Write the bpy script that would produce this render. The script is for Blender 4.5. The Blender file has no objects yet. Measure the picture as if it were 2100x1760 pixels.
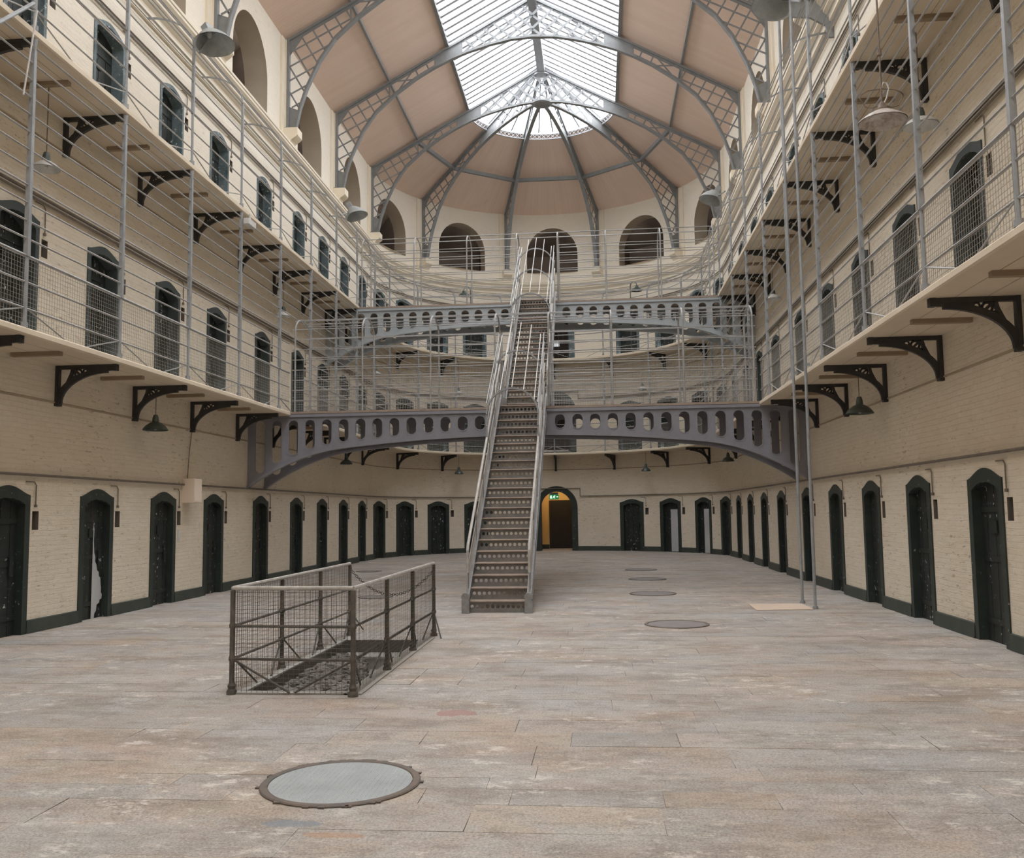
import bpy, math, random
from mathutils import Vector, Matrix
random.seed(7)
PI=math.pi
sc=bpy.context.scene
C=bpy.data.collections.new('hall'); sc.collection.children.link(C)

# ------------------------------------------------------------------ layout
X0=-1.81; HW=6.636; YC=33.4; YS=-4.0
L=PI*HW
Z1B,Z1,Z2B,Z2=4.08,4.18,8.12,8.23          # gallery slabs
OV=1.075                                    # overhang of the galleries
EW=HW-OV
def sL(Y): return Y-YC
def sR(Y): return L+(YC-Y)
def sA(a): return (180-a)/180*L
def M(s,d,z):
    if s<0: return Vector((X0-HW-d,YC+s,z))
    if s>L: return Vector((X0+HW+d,YC-(s-L),z))
    a=PI-s/HW
    return Vector((X0+(HW+d)*math.cos(a),YC+(HW+d)*math.sin(a),z))
def frame(s):
    o=M(s,0,0); out=(M(s,1,0)-o); t=(M(s+.001,0,0)-M(s-.001,0,0)).normalized()
    return o,t,out
ORD='first second third fourth fifth sixth seventh eighth ninth tenth eleventh twelfth thirteenth fourteenth fifteenth sixteenth'.split()

# ------------------------------------------------------------------ mesh helper
class MB:
    def __init__(s): s.v=[]; s.f=[]; s.uv=None
    def add(s,vs,fs):
        n=len(s.v); s.v+=[tuple(p) for p in vs]; s.f+=[tuple(i+n for i in f) for f in fs]; return s
    def quad(s,a,b,c,d): return s.add([a,b,c,d],[(0,1,2,3)])
    def hexa(s,p):      # 8 points: bottom ring 0-3, top ring 4-7
        return s.add(p,[(3,2,1,0),(4,5,6,7),(0,1,5,4),(1,2,6,5),(2,3,7,6),(3,0,4,7)])
    def box(s,a,b):
        (x0,y0,z0),(x1,y1,z1)=a,b
        return s.hexa([(x0,y0,z0),(x1,y0,z0),(x1,y1,z0),(x0,y1,z0),(x0,y0,z1),(x1,y0,z1),(x1,y1,z1),(x0,y1,z1)])
    def bar(s,p,q,w,h,up=(0,0,1)):      # w across, h along up
        p=Vector(p); q=Vector(q); d=(q-p).normalized(); up=Vector(up)
        side=d.cross(up)
        if side.length<1e-5: side=d.cross(Vector((1,0,0)))
        side.normalize(); u=side.cross(d).normalized()
        a=side*w/2; b=u*h/2
        return s.hexa([p-a-b,p+a-b,p+a+b,p-a+b,q-a-b,q+a-b,q+a+b,q-a+b])
    def tube(s,pts,r,n=6,cap=True):
        pts=[Vector(p) for p in pts]; rings=[]; prev=None
        for i,p in enumerate(pts):
            if i==0: d=pts[1]-p
            elif i==len(pts)-1: d=p-pts[i-1]
            else: d=(pts[i+1]-p).normalized()+(p-pts[i-1]).normalized()
            d=d.normalized() if d.length>1e-9 else Vector((0,0,1))
            if prev is None:
                a=d.cross(Vector((0,0,1)))
                if a.length<1e-3: a=d.cross(Vector((1,0,0)))
            else: a=prev-d*prev.dot(d)
            a.normalize(); prev=a; b=d.cross(a)
            rr=r[i] if isinstance(r,(list,tuple)) else r
            rings.append([p+(a*math.cos(2*PI*k/n)+b*math.sin(2*PI*k/n))*rr for k in range(n)])
        vs=[v for g in rings for v in g]; fs=[]
        for i in range(len(rings)-1):
            for k in range(n):
                fs.append((i*n+k,i*n+(k+1)%n,(i+1)*n+(k+1)%n,(i+1)*n+k))
        if cap: fs+=[tuple(range(n-1,-1,-1)),tuple((len(rings)-1)*n+k for k in range(n))]
        return s.add(vs,fs)
    def lathe(s,prof,n=20,c=(0,0,0)):   # profile of (r,z)
        vs=[];fs=[]
        for r,z in prof:
            for k in range(n):
                a=2*PI*k/n; vs.append((c[0]+r*math.cos(a),c[1]+r*math.sin(a),c[2]+z))
        for i in range(len(prof)-1):
            for k in range(n): fs.append((i*n+k,i*n+(k+1)%n,(i+1)*n+(k+1)%n,(i+1)*n+k))
        return s.add(vs,fs)
    def torus(s,c,R,r,axis,n=16,m=6,sx=1.0):
        ax=Vector(axis).normalized(); a=ax.cross(Vector((0,0,1)))
        if a.length<1e-3: a=Vector((1,0,0))
        a.normalize(); b=ax.cross(a); c=Vector(c)
        pts=[c+(a*math.cos(2*PI*k/n)*sx+b*math.sin(2*PI*k/n))*R for k in range(n+1)]
        return s.tube(pts,r,m,False)
    def band(s,pts,w,th,P):   # 2D polyline (x,z) with width w (number or list) as a plate of thickness th; P(x,y,z)->3D
        n=len(pts); l=[];r=[]
        for i,(x,z) in enumerate(pts):
            j0,j1=max(0,i-1),min(n-1,i+1)
            dx,dz=pts[j1][0]-pts[j0][0],pts[j1][1]-pts[j0][1]; q=math.hypot(dx,dz) or 1
            ww=(w[i] if isinstance(w,(list,tuple)) else w)/2
            l.append((x-dz/q*ww,z+dx/q*ww)); r.append((x+dz/q*ww,z-dx/q*ww))
        vs=[]
        for i in range(n):
            for (x,z) in (l[i],r[i]):
                vs+=[P(x,-th/2,z),P(x,th/2,z)]
        fs=[]
        for i in range(n-1):
            a=i*4;b=a+4
            fs+=[(a,b,b+2,a+2),(a+1,a+3,b+3,b+1),(a,a+1,b+1,b),(a+2,b+2,b+3,a+3)]
        fs+=[(0,2,3,1),((n-1)*4,(n-1)*4+1,(n-1)*4+3,(n-1)*4+2)]
        return s.add(vs,fs)
    def prism(s,poly,th,P):   # 2D polygon (x,z) plate
        n=len(poly)
        vs=[P(x,-th/2,z) for x,z in poly]+[P(x,th/2,z) for x,z in poly]
        fs=[tuple(range(n)),tuple(range(2*n-1,n-1,-1))]+[(i,(i+1)%n,n+(i+1)%n,n+i) for i in range(n)]
        return s.add(vs,fs)
    def cellplate(s,poly,c,hole,th,P):  # plate cell (polygon) with a hole seen from centre c
        n=len(hole)
        angs=[math.atan2(h[1]-c[1],h[0]-c[0]) for h in hole]
        outer=[]
        for i,a in enumerate(angs):
            d=(math.cos(a),math.sin(a)); best=None
            for k in range(len(poly)):
                (x1,y1),(x2,y2)=poly[k],poly[(k+1)%len(poly)]
                ex,ey=x2-x1,y2-y1; den=d[0]*ey-d[1]*ex
                if abs(den)<1e-9: continue
                t=((x1-c[0])*ey-(y1-c[1])*ex)/den; u=((x1-c[0])*d[1]-(y1-c[1])*d[0])/den
                if t>0 and -1e-6<=u<=1+1e-6 and (best is None or t<best): best=t
            outer.append((c[0]+d[0]*best,c[1]+d[1]*best))
        for p in poly:       # snap the closest ray to each corner
            a=math.atan2(p[1]-c[1],p[0]-c[0])
            k=min(range(n),key=lambda i:abs((angs[i]-a+PI)%(2*PI)-PI)); outer[k]=p
        vs=[]
        for y in (-th/2,th/2):
            vs+=[P(x,y,z) for x,z in outer]+[P(x,y,z) for x,z in hole]
        fs=[]
        for i in range(n):
            j=(i+1)%n
            fs+=[(i,j,n+j,n+i),(2*n+j,2*n+i,3*n+i,3*n+j),(n+i,n+j,3*n+j,3*n+i)]
        return s.add(vs,fs)
def smooth(o,ang=40):
    me=o.data
    me.polygons.foreach_set('use_smooth',[True]*len(me.polygons))
    try: me.set_sharp_from_angle(angle=math.radians(ang))
    except Exception: pass
def mesh(name,mb,mat,parent=None,org=(0,0,0),sm=False):
    me=bpy.data.meshes.new(name); o=Vector(org)
    me.from_pydata([tuple(Vector(v)-o) for v in mb.v],[],mb.f)
    if mb.uv:
        uv=me.uv_layers.new(name='UVMap')
        for p in me.polygons:
            for li in p.loop_indices: uv.data[li].uv=mb.uv[me.loops[li].vertex_index]
    me.materials.append(mat); me.update()
    ob=bpy.data.objects.new(name,me); C.objects.link(ob)
    if parent: ob.parent=parent
    else: ob.location=org
    if sm: smooth(ob)
    return ob
def thing(name,label,cat,loc=(0,0,0),rot=(0,0,0),group=None):
    o=bpy.data.objects.new(name,None); C.objects.link(o); o.empty_display_size=.2
    o.location=loc; o.rotation_euler=rot; o['label']=label; o['category']=cat
    if group: o['group']=group
    return o
def tag(o,label,cat,group=None):
    o['label']=label; o['category']=cat
    if group: o['group']=group
    return o
def struct(o): o['kind']='structure'; return o
def dup(src,loc,rot,label):
    r=src.copy(); C.objects.link(r); r.location=loc; r.rotation_euler=rot; r['label']=label
    for ch in src.children:
        c=ch.copy(); C.objects.link(c); c.parent=r
        for g in ch.children:
            d=g.copy(); C.objects.link(d); d.parent=c
    return r

# ------------------------------------------------------------------ materials
class NT:
    def __init__(s,name):
        s.m=bpy.data.materials.new(name); s.m.use_nodes=True; s.t=s.m.node_tree; s.n=s.t.nodes; s.n.clear()
        s.out=s.n.new('ShaderNodeOutputMaterial'); s.b=s.n.new('ShaderNodeBsdfPrincipled')
        s.t.links.new(s.b.outputs[0],s.out.inputs[0])
    def link(s,a,b): s.t.links.new(a,b)
    def coord(s,kind='Object',scale=(1,1,1)):
        c=s.n.new('ShaderNodeTexCoord'); m=s.n.new('ShaderNodeMapping'); m.inputs['Scale'].default_value=scale
        s.link(c.outputs[kind],m.inputs[0]); return m.outputs[0]
    def geo(s,scale=(1,1,1)):
        c=s.n.new('ShaderNodeNewGeometry'); m=s.n.new('ShaderNodeMapping'); m.inputs['Scale'].default_value=scale
        s.link(c.outputs['Position'],m.inputs[0]); return m.outputs[0]
    def noise(s,co,scale,detail=4,rough=.6):
        n=s.n.new('ShaderNodeTexNoise'); n.inputs['Scale'].default_value=scale; n.inputs['Detail'].default_value=detail; n.inputs['Roughness'].default_value=rough
        s.link(co,n.inputs['Vector']); return n.outputs[0]
    def ramp(s,fac,stops):
        r=s.n.new('ShaderNodeValToRGB'); e=r.color_ramp.elements
        while len(e)<len(stops): e.new(.5)
        for i,(p,c) in enumerate(stops):
            e[i].position=p; e[i].color=(c,c,c,1) if not isinstance(c,tuple) else (*c,1)
        s.link(fac,r.inputs[0]); return r.outputs[0]
    def mix(s,f,a,b,mode='MIX'):
        m=s.n.new('ShaderNodeMix'); m.data_type='RGBA'; m.blend_type=mode
        if isinstance(f,(int,float)): m.inputs[0].default_value=f
        else: s.link(f,m.inputs[0])
        for i,x in ((6,a),(7,b)):
            if isinstance(x,tuple): m.inputs[i].default_value=(*x,1)
            else: s.link(x,m.inputs[i])
        return m.outputs[2]
    def math(s,op,a,b=0.0):
        m=s.n.new('ShaderNodeMath'); m.operation=op
        for i,x in ((0,a),(1,b)):
            if isinstance(x,(int,float)): m.inputs[i].default_value=x
            else: s.link(x,m.inputs[i])
        return m.outputs[0]
    def bump(s,h,strength=.3,dist=.02):
        b=s.n.new('ShaderNodeBump'); b.inputs['Strength'].default_value=strength; b.inputs['Distance'].default_value=dist
        s.link(h,b.inputs['Height']); s.link(b.outputs[0],s.b.inputs['Normal'])
    def done(s,col=None,rough=.6,metal=0.0,spec=.3):
        if col is not None:
            if isinstance(col,tuple): s.b.inputs['Base Color'].default_value=(*col,1)
            else: s.link(col,s.b.inputs['Base Color'])
        if isinstance(rough,(int,float)): s.b.inputs['Roughness'].default_value=rough
        else: s.link(rough,s.b.inputs['Roughness'])
        s.b.inputs['Metallic'].default_value=metal
        s.b.inputs['Specular IOR Level'].default_value=spec
        return s.m
def brick(n,co,w,h,mortar,c1,c2,cm,offset=.5,smoothm=.2,bias=0.0):
    b=n.n.new('ShaderNodeTexBrick'); b.inputs['Scale'].default_value=1; b.inputs['Brick Width'].default_value=w; b.inputs['Row Height'].default_value=h
    b.inputs['Mortar Size'].default_value=mortar; b.inputs['Mortar Smooth'].default_value=smoothm; b.inputs['Bias'].default_value=bias; b.offset=offset
    for k,c in (('Color1',c1),('Color2',c2),('Mortar',cm)): b.inputs[k].default_value=(*c,1)
    n.link(co,b.inputs['Vector']); return b
def mat_wall():
    n=NT('cream_painted_brick'); co=n.coord('UV')
    nz=n.noise(co,3.0,3)
    wv=n.n.new('ShaderNodeTexNoise'); wv.inputs['Scale'].default_value=2.3; wv.inputs['Detail'].default_value=4; n.link(co,wv.inputs['Vector'])
    wm=n.n.new('ShaderNodeVectorMath'); wm.operation='MULTIPLY_ADD'; wm.inputs[1].default_value=(.07,.035,0); n.link(wv.outputs[1],wm.inputs[0]); n.link(co,wm.inputs[2])
    b=brick(n,wm.outputs[0],.23,.076,.006,(.78,.712,.60),(.74,.668,.555),(.71,.638,.525),smoothm=1.0)
    big=n.ramp(n.noise(co,.55,5,.65),[(.35,0.0),(.7,1.0)])
    col=n.mix(n.math('MULTIPLY',big,.4),b.outputs[0],(.62,.53,.40))
    lime=n.ramp(n.noise(co,1.7,6,.7),[(.55,0.0),(.75,1.0)])
    col=n.mix(n.math('MULTIPLY',lime,.5),col,(.82,.76,.65))
    cw=n.coord('UV',(1.0,3.6,1.0))
    chip=n.ramp(n.noise(cw,4.6,7,.78),[(.565,0.0),(.62,1.0)])
    area=n.ramp(n.noise(co,.45,3),[(.42,0.2),(.60,1.0)])
    col=n.mix(n.math('MULTIPLY',n.math('MULTIPLY',chip,area),.75),col,(.26,.20,.14))
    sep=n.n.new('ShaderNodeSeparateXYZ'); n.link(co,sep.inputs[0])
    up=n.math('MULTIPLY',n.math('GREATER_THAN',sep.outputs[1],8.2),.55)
    col=n.mix(up,col,(.88,.83,.735))  # top storey lightened in the colour to make up for missing light
    h=n.math('ADD',n.math('MULTIPLY',b.outputs[1],-.32),n.math('MULTIPLY',n.noise(n.coord('UV',(2.2,12,1)),1.6,5,.75),1.1))
    n.bump(h,.6,.016)
    return n.done(col,.85,0,.15)
def mat_plaster(name,c,c2,rough=.8,bump=.15):
    n=NT(name); co=n.geo()
    col=n.mix(n.ramp(n.noise(co,1.1,5,.65),[(.35,0.0),(.7,1.0)]),c,c2)
    n.bump(n.noise(co,18,4),bump,.01)
    return n.done(col,rough,0,.2)
def mat_metal(name,c,c2,rough=.5,metal=.0,scale=6,spec=.4):
    n=NT(name); co=n.geo()
    col=n.mix(n.ramp(n.noise(co,scale,5,.7),[(.42,0.0),(.68,1.0)]),c,c2)
    n.bump(n.noise(co,40,3),.1,.004)
    return n.done(col,rough,metal,spec)
def mat_door(name,c,c2,flake,amount):
    n=NT(name); co=n.geo()
    col=n.mix(n.ramp(n.noise(co,2.5,5,.7),[(.4,0.0),(.7,1.0)]),c,c2)
    fl=n.math('MULTIPLY',n.ramp(n.noise(co,13,4,.6),[(amount,0.0),(amount+.03,1.0)]),n.ramp(n.noise(co,1.7,2),[(.42,0.0),(.6,1.0)]))
    col=n.mix(fl,col,flake)
    return n.done(col,.5,0,.3)
def mat_floor():
    n=NT('worn_granite_paving'); co=n.geo()
    uvc=n.coord('UV'); su=n.n.new('ShaderNodeSeparateXYZ'); n.link(uvc,su.inputs[0])
    tone=n.ramp(su.outputs[0],[(0,(.36,.365,.36)),(.25,(.395,.375,.355)),(.5,(.425,.38,.335)),(.72,(.45,.395,.33)),(.86,(.425,.365,.33)),(1,(.46,.44,.41))])
    tone=n.mix(1.0,tone,n.ramp(su.outputs[1],[(0,.90),(1,1.08)]),'MULTIPLY')
    warm=n.ramp(n.noise(n.geo((.65,1.0,1)),1.0,7,.74),[(.40,0.0),(.66,1.0)])
    col=n.mix(n.math('MULTIPLY',warm,.6),tone,(.42,.31,.225))
    gre=n.ramp(n.noise(n.geo((.7,1.1,1)),.7,8,.78),[(.44,0.0),(.58,1.0)])
    col=n.mix(n.math('MULTIPLY',gre,.75),col,(.43,.425,.41))
    drk=n.ramp(n.noise(n.geo((.6,1.25,1)),1.3,8,.78),[(.49,0.0),(.62,1.0)])
    col=n.mix(n.math('MULTIPLY',drk,.6),col,(.22,.185,.155))
    spot=n.ramp(n.noise(n.geo((.7,1.3,1)),4.5,8,.8),[(.38,1.0),(.49,0.0)])
    col=n.mix(n.math('MULTIPLY',spot,.6),col,(.27,.23,.195))
    grain=n.ramp(n.noise(co,60,4,.9),[(.34,(.42,.41,.40)),(.5,(1,1,1)),(.66,(1.5,1.45,1.38))])
    col=n.mix(.8,col,grain,'MULTIPLY')
    wh=n.math('MULTIPLY',n.ramp(n.noise(n.geo((.85,1.25,1)),3.6,9,.84),[(.535,0.0),(.60,1.0)]),n.ramp(n.noise(co,.6,4),[(.45,0.0),(.56,1.0)]))
    col=n.mix(n.math('MULTIPLY',wh,.75),col,(.72,.68,.62))
    def patch(col,x,y,rx,ry,c,a):
        m=n.n.new('ShaderNodeMapping'); m.inputs['Location'].default_value=(-x/rx,-y/ry,0); m.inputs['Scale'].default_value=(1/rx,1/ry,0); n.link(co,m.inputs[0])
        d=n.n.new('ShaderNodeVectorMath'); d.operation='LENGTH'; n.link(m.outputs[0],d.inputs[0])
        v=n.math('ADD',d.outputs['Value'],n.math('MULTIPLY',n.noise(co,7,4),1.2))
        f=n.ramp(v,[(.0,a),(1.0,a),]); 
        mm=n.math('MULTIPLY',n.math('LESS_THAN',v,1.35),a)
        return n.mix(mm,col,c)
    col=patch(col,-1.25,7.94,.22,.16,(.36,.17,.15),.6)
    col=patch(col,-1.72,5.12,.22,.07,(.20,.25,.30),.6)
    col=patch(col,-1.45,4.95,.25,.06,(.45,.25,.13),.5)
    h=n.math('MULTIPLY',n.noise(co,30,5,.75),.4)
    h=n.math('ADD',h,n.math('MULTIPLY',n.noise(co,2.2,4),.8))
    n.bump(h,.35,.02)
    return n.done(col,n.ramp(n.noise(co,1.5,4),[(.3,.50),(.7,.78)]),0,.3)
def mat_boards():
    n=NT('pinkish_roof_boarding'); co=n.coord('UV')
    w=n.n.new('ShaderNodeTexWave'); w.wave_type='BANDS'; w.bands_direction='X'; w.inputs['Scale'].default_value=2.6; w.inputs['Distortion'].default_value=.4; w.inputs['Detail'].default_value=1
    n.link(co,w.inputs['Vector'])
    ln=n.ramp(w.outputs[1],[(0,1.0),(.05,0.0)])
    col=n.mix(n.ramp(n.noise(n.coord('UV',(3,.3,1)),1.2,4),[(.3,0.0),(.7,1.0)]),(.80,.635,.535),(.74,.58,.48))
    col=n.mix(n.math('MULTIPLY',ln,.2),col,(.50,.37,.29))
    n.bump(n.math('MULTIPLY',ln,-1.0),.2,.01)
    return n.done(col,.6,0,.25)
def mat_glass():
    n=NT('roof_glass'); tr=n.n.new('ShaderNodeBsdfTransparent'); gl=n.n.new('ShaderNodeBsdfGlossy'); mx=n.n.new('ShaderNodeMixShader')
    tr.inputs[0].default_value=(.95,.96,.97,1); gl.inputs['Roughness'].default_value=.15; mx.inputs[0].default_value=.05
    n.link(tr.outputs[0],mx.inputs[1]); n.link(gl.outputs[0],mx.inputs[2]); n.link(mx.outputs[0],n.out.inputs[0]); n.n.remove(n.b)
    return n.m
def mat_emit(name,c,st):
    n=NT(name); n.b.inputs['Emission Color'].default_value=(*c,1); n.b.inputs['Emission Strength'].default_value=st
    return n.done(c,.5)
WALL=mat_wall()
PLAST=mat_plaster('cream_lime_plaster',(.80,.735,.62),(.73,.66,.54))
PILAST=mat_plaster('cream_pilaster_paint',(.81,.75,.64),(.76,.67,.52))
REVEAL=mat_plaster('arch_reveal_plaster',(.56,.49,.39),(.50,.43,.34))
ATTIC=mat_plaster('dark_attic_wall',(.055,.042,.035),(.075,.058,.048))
SLAB=mat_plaster('cream_painted_stone_slab',(.70,.615,.49),(.63,.54,.42))
BATTEN=mat_plaster('brown_painted_batten',(.34,.265,.19),(.29,.22,.155))
FLOOR=mat_floor(); BOARD=mat_boards(); GLASS=mat_glass()
STEEL=mat_metal('grey_painted_steel',(.31,.325,.34),(.24,.25,.26),.45,.0)
RAIL=mat_metal('grey_railing_paint',(.36,.36,.355),(.27,.265,.255),.42,.0)
RAILW=mat_metal('pale_worn_railing',(.52,.50,.47),(.36,.34,.32),.4,.0)
TRUSS=mat_metal('grey_truss_paint',(.235,.245,.25),(.20,.205,.21),.5)
SKYM=mat_metal('pale_glazing_bar',(.42,.42,.44),(.34,.34,.36),.5)
IRON=mat_metal('black_cast_iron',(.035,.034,.034),(.05,.047,.045),.55)
BRID=mat_metal('slate_grey_girder_paint',(.245,.245,.28),(.22,.22,.25),.4)
BRID2=mat_metal('blue_grey_girder_paint',(.37,.405,.43),(.33,.36,.375),.4)
STAIR=mat_metal('worn_stair_iron',(.215,.21,.205),(.285,.265,.24),.5,0,5)
STRING=mat_metal('grey_stringer_paint',(.30,.305,.31),(.19,.18,.175),.4,0,4)
TREAD=mat_metal('worn_brown_tread',(.33,.26,.21),(.25,.20,.165),.6,0,9)
MESHM=mat_metal('dull_wire_mesh',(.40,.385,.36),(.30,.285,.265),.5)
CAGE=mat_metal('dark_bronze_railing_paint',(.085,.08,.07),(.15,.135,.115),.5,0,9)
DOOR0=mat_door('black_green_door_paint',(.022,.027,.025),(.034,.038,.035),(.55,.58,.60),.63)
SURR0=mat_door('dark_green_surround_paint',(.030,.040,.036),(.045,.055,.048),(.45,.48,.48),.67)
SURR1=mat_door('grey_green_surround_paint',(.050,.063,.063),(.075,.09,.088),(.30,.33,.33),.75)
SURR2=mat_door('weathered_teal_surround_paint',(.15,.19,.205),(.045,.075,.08),(.55,.57,.57),.60)
SKIRT=mat_door('dark_green_skirting_paint',(.045,.055,.048),(.07,.078,.066),(.3,.32,.3),.72)
LAMPG=mat_metal('grey_enamel_shade',(.36,.38,.375),(.28,.30,.295),.4)
LAMPW=mat_metal('white_enamel',(.62,.62,.60),(.50,.50,.48),.35)
LAMPD=mat_metal('dark_green_enamel',(.055,.075,.07),(.09,.11,.10),.35)
RUSTW=mat_metal('rusty_white_enamel',(.56,.52,.48),(.26,.17,.12),.5,0,8)
RUST=mat_metal('rusty_iron',(.22,.17,.13),(.13,.10,.08),.7,0,12)
PIPE=mat_metal('brown_painted_conduit',(.16,.135,.11),(.22,.18,.14),.6)
PALE=mat_plaster('pale_grey_lit_cell',(.50,.51,.51),(.42,.43,.44))  # pale tone stands for lit cell interiors seen at the doors
STONE=mat_plaster('grey_kerb_stone',(.42,.41,.38),(.32,.31,.28),.9,.4)
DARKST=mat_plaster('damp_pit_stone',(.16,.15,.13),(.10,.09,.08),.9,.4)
RUBBLE=mat_plaster('grey_rubble_stone',(.24,.225,.20),(.12,.11,.10),.9,.6)
BEIGE=mat_plaster('beige_floor_patch',(.66,.53,.43),(.62,.49,.39))
NICHE=mat_plaster('dark_niche_plaster',(.20,.175,.145),(.15,.13,.11))  # niche lining is darker than the wall around it
BOXM=mat_plaster('cream_plastic',(.86,.74,.62),(.84,.72,.60),.5,.02)
YELL=mat_plaster('ochre_passage_paint',(.78,.58,.30),(.70,.52,.26))
MAN1=mat_metal('pale_galvanised_plate',(.40,.43,.435),(.34,.37,.37),.5,.1,3)
MANR=mat_metal('dark_iron_ring',(.13,.115,.105),(.20,.15,.115),.6)
MAN2=mat_metal('grey_iron_cover',(.26,.24,.235),(.21,.19,.18),.6)
GREEN=mat_emit('green_sign_face',(.02,.30,.10),.25)
SIGNW=mat_emit('white_pictogram',(.75,.95,.82),.6)
BULB=mat_emit('warm_lamp_glass',(1.0,.72,.32),6.0)
DAYP=mat_emit('daylit_pane',(.95,.97,1.0),.35)

# ------------------------------------------------------------------ openings of the walls
doorL=[12.5,14.88,17.27,19.63,22.46,25.22,27.63,30.0,32.42]
doorR=[12.03,14.45,16.87,19.34,21.9,24.95,27.48,29.94,32.38]
doorA=[170.0,153.2,136.8,120.8,61.0,44.4,27.4,11.1]
DS=[sL(y) for y in doorL]+[sA(a) for a in doorA]+[sR(y) for y in doorR]
INS=(.39,.42,.44); ZSP=((1.90,2.0),(1.90,2.04),(1.93,2.09))
def outw(s): return .555 if 0<s<L else .515
OPEN=[]      # dict(sc,hw,z0,zs,zp,k)
for s in DS:
    for lv,zb in enumerate((0,Z1,Z2)):
        OPEN.append(dict(sc=s,hw=INS[lv],z0=zb,zs=zb+ZSP[lv][0],zp=zb+ZSP[lv][1],k='seg'))
        OPEN.append(dict(sc=s+outw(s)+.16,hw=.08,z0=zb+1.52,zs=zb+1.80,zp=zb+1.80,k='flat'))
ARCH=[]
for zb in (0,Z1,Z2):
    o=dict(sc=sA(90),hw=.66,z0=zb,zs=zb+1.85,zp=zb+2.55,k='ell'); OPEN.append(o); ARCH.append(o)
WINS=[]
trussY=[19.05,23.85,28.6,33.4]
for (a,b) in ((16.7,19.05),(19.05,23.85),(23.85,28.6),(28.6,33.4)):
    c=(a+b)/2 if b-a>3 else 16.65
    for s in (sL(c),sR(c)): WINS.append(dict(sc=s,hw=1.15,z0=11.95,zs=13.0,zp=14.25,k='ell'))
for a in (162,126,90,54,18):
    WINS.append(dict(sc=sA(a),hw=1.13,z0=12.25,zs=13.05,zp=14.28,k='ell'))
OPEN+=WINS
def top(o,s):
    u=max(-1,min(1,(s-o['sc'])/o['hw']))
    if o['k']=='seg': return o['zs']+(o['zp']-o['zs'])*(1-u*u)
    if o['k']=='ell': return o['zs']+(o['zp']-o['zs'])*math.sqrt(max(0,1-u*u))
    return o['zs']
def build_wall(name,s0,s1,ztop=14.92):
    br={s0,s1}
    for o in OPEN:
        if s0<=o['sc']<=s1:
            n={'seg':6,'ell':18,'flat':1}[o['k']]
            if o['k']=='ell':
                for i in range(n+1): br.add(o['sc']-o['hw']*math.cos(PI*i/n))
            else:
                for i in range(n+1): br.add(o['sc']-o['hw']+2*o['hw']*i/n)
    step=.3 if (s0>=-1e-6 and s1<=L+1e-6) else 2.0
    k=int((s1-s0)/step)
    for i in range(1,k): br.add(s0+(s1-s0)*i/k)
    br=sorted(br); b2=[br[0]]
    for x in br[1:]:
        if x-b2[-1]>1e-4: b2.append(x)
    mb=MB(); uv=[]
    def q(a,b,za0,zb0,za1,zb1):
        if za1-za0<1e-4 and zb1-zb0<1e-4: return
        mb.quad(M(a,0,za0),M(b,0,zb0),M(b,0,zb1),M(a,0,za1)); uv.extend([(a,za0),(b,zb0),(b,zb1),(a,za1)])
    for a,b in zip(b2,b2[1:]):
        m=(a+b)/2
        ops=sorted([o for o in OPEN if abs(m-o['sc'])<o['hw']],key=lambda o:o['z0'])
        za=zb=-.06
        for o in ops:
            q(a,b,za,zb,o['z0'],o['z0']); za,zb=top(o,a),top(o,b)
        q(a,b,za,zb,ztop,ztop)
    mb.uv=uv
    return struct(mesh(name,mb,WALL))
build_wall('wall_left',sL(YS),0)
build_wall('wall_back',0,L)
build_wall('wall_right',L,sR(YS))
mb=MB(); mb.quad((X0-HW,YS,0),(X0+HW,YS,0),(X0+HW,YS,14.92),(X0-HW,YS,14.92)); mb.add([(X0-HW,YS,14.92),(X0+HW,YS,14.92),(X0+2.8,YS,17.02),(X0,YS,18.55),(X0-2.8,YS,17.02)],[(0,1,2,3,4)])
mb.uv=[(v[0],v[2]) for v in mb.v]; struct(mesh('wall_front',mb,WALL))
# floor with the hole of the basement stair
PX0,PX1,PY0,PY1=-3.42,-2.43,8.78,12.40
mb=MB(); fuv=[]
def slab(x0,x1,y0,y1,tone):
    if x1-x0<.03 or y1-y0<.03: return
    g=random.choice((.0003,.0005,.0008,.0012,.0022)); j=lambda:random.uniform(-.0035,.0035); z=random.uniform(-.003,0)
    c=[(x0+g+j(),y0+g+j()*.5),(x1-g+j(),y0+g+j()*.5),(x1-g+j(),y1-g+j()*.5),(x0+g+j(),y1-g+j()*.5)]
    vs=[(x,y,-.012) for x,y in c]+[(x,y,z) for x,y in c]
    mb.add(vs,[(4,5,6,7),(0,1,5,4),(1,2,6,5),(2,3,7,6),(3,0,4,7)]); fuv.extend([tone]*8)
y=YS
while y<42.4:
    d=random.choice((.24,.30,.36,.42,.42,.46,.52)); 
    if y<PY0<y+d+.2: d=PY0-y
    elif y<PY1<y+d+.2: d=PY1-y
    x=-8.75-random.uniform(0,1)
    while x<5.1:
        w=random.choice((random.uniform(.4,.8),random.uniform(.7,1.3),random.uniform(1.0,1.8))); tone=(random.random(),random.random())
        if y>=PY0-1e-6 and y+d<=PY1+1e-6 and x<PX1 and x+w>PX0:
            slab(x,min(x+w,PX0),y,y+d,tone)
            if x+w>PX1: slab(max(x,PX1),x+w,y,y+d,tone)
        else: slab(x,x+w,y,y+d,tone)
        x+=w
    y+=d
mb.uv=fuv
FL=struct(mesh('floor',mb,FLOOR))
mb=MB()
for (x0,x1,y0,y1) in ((-9,5.4,YS,PY0),(-9,PX0,PY0,PY1),(PX1,5.4,PY0,PY1),(-9,5.4,PY1,43)):
    mb.quad((x0,y0,-.010),(x1,y0,-.010),(x1,y1,-.010),(x0,y1,-.010))
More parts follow.
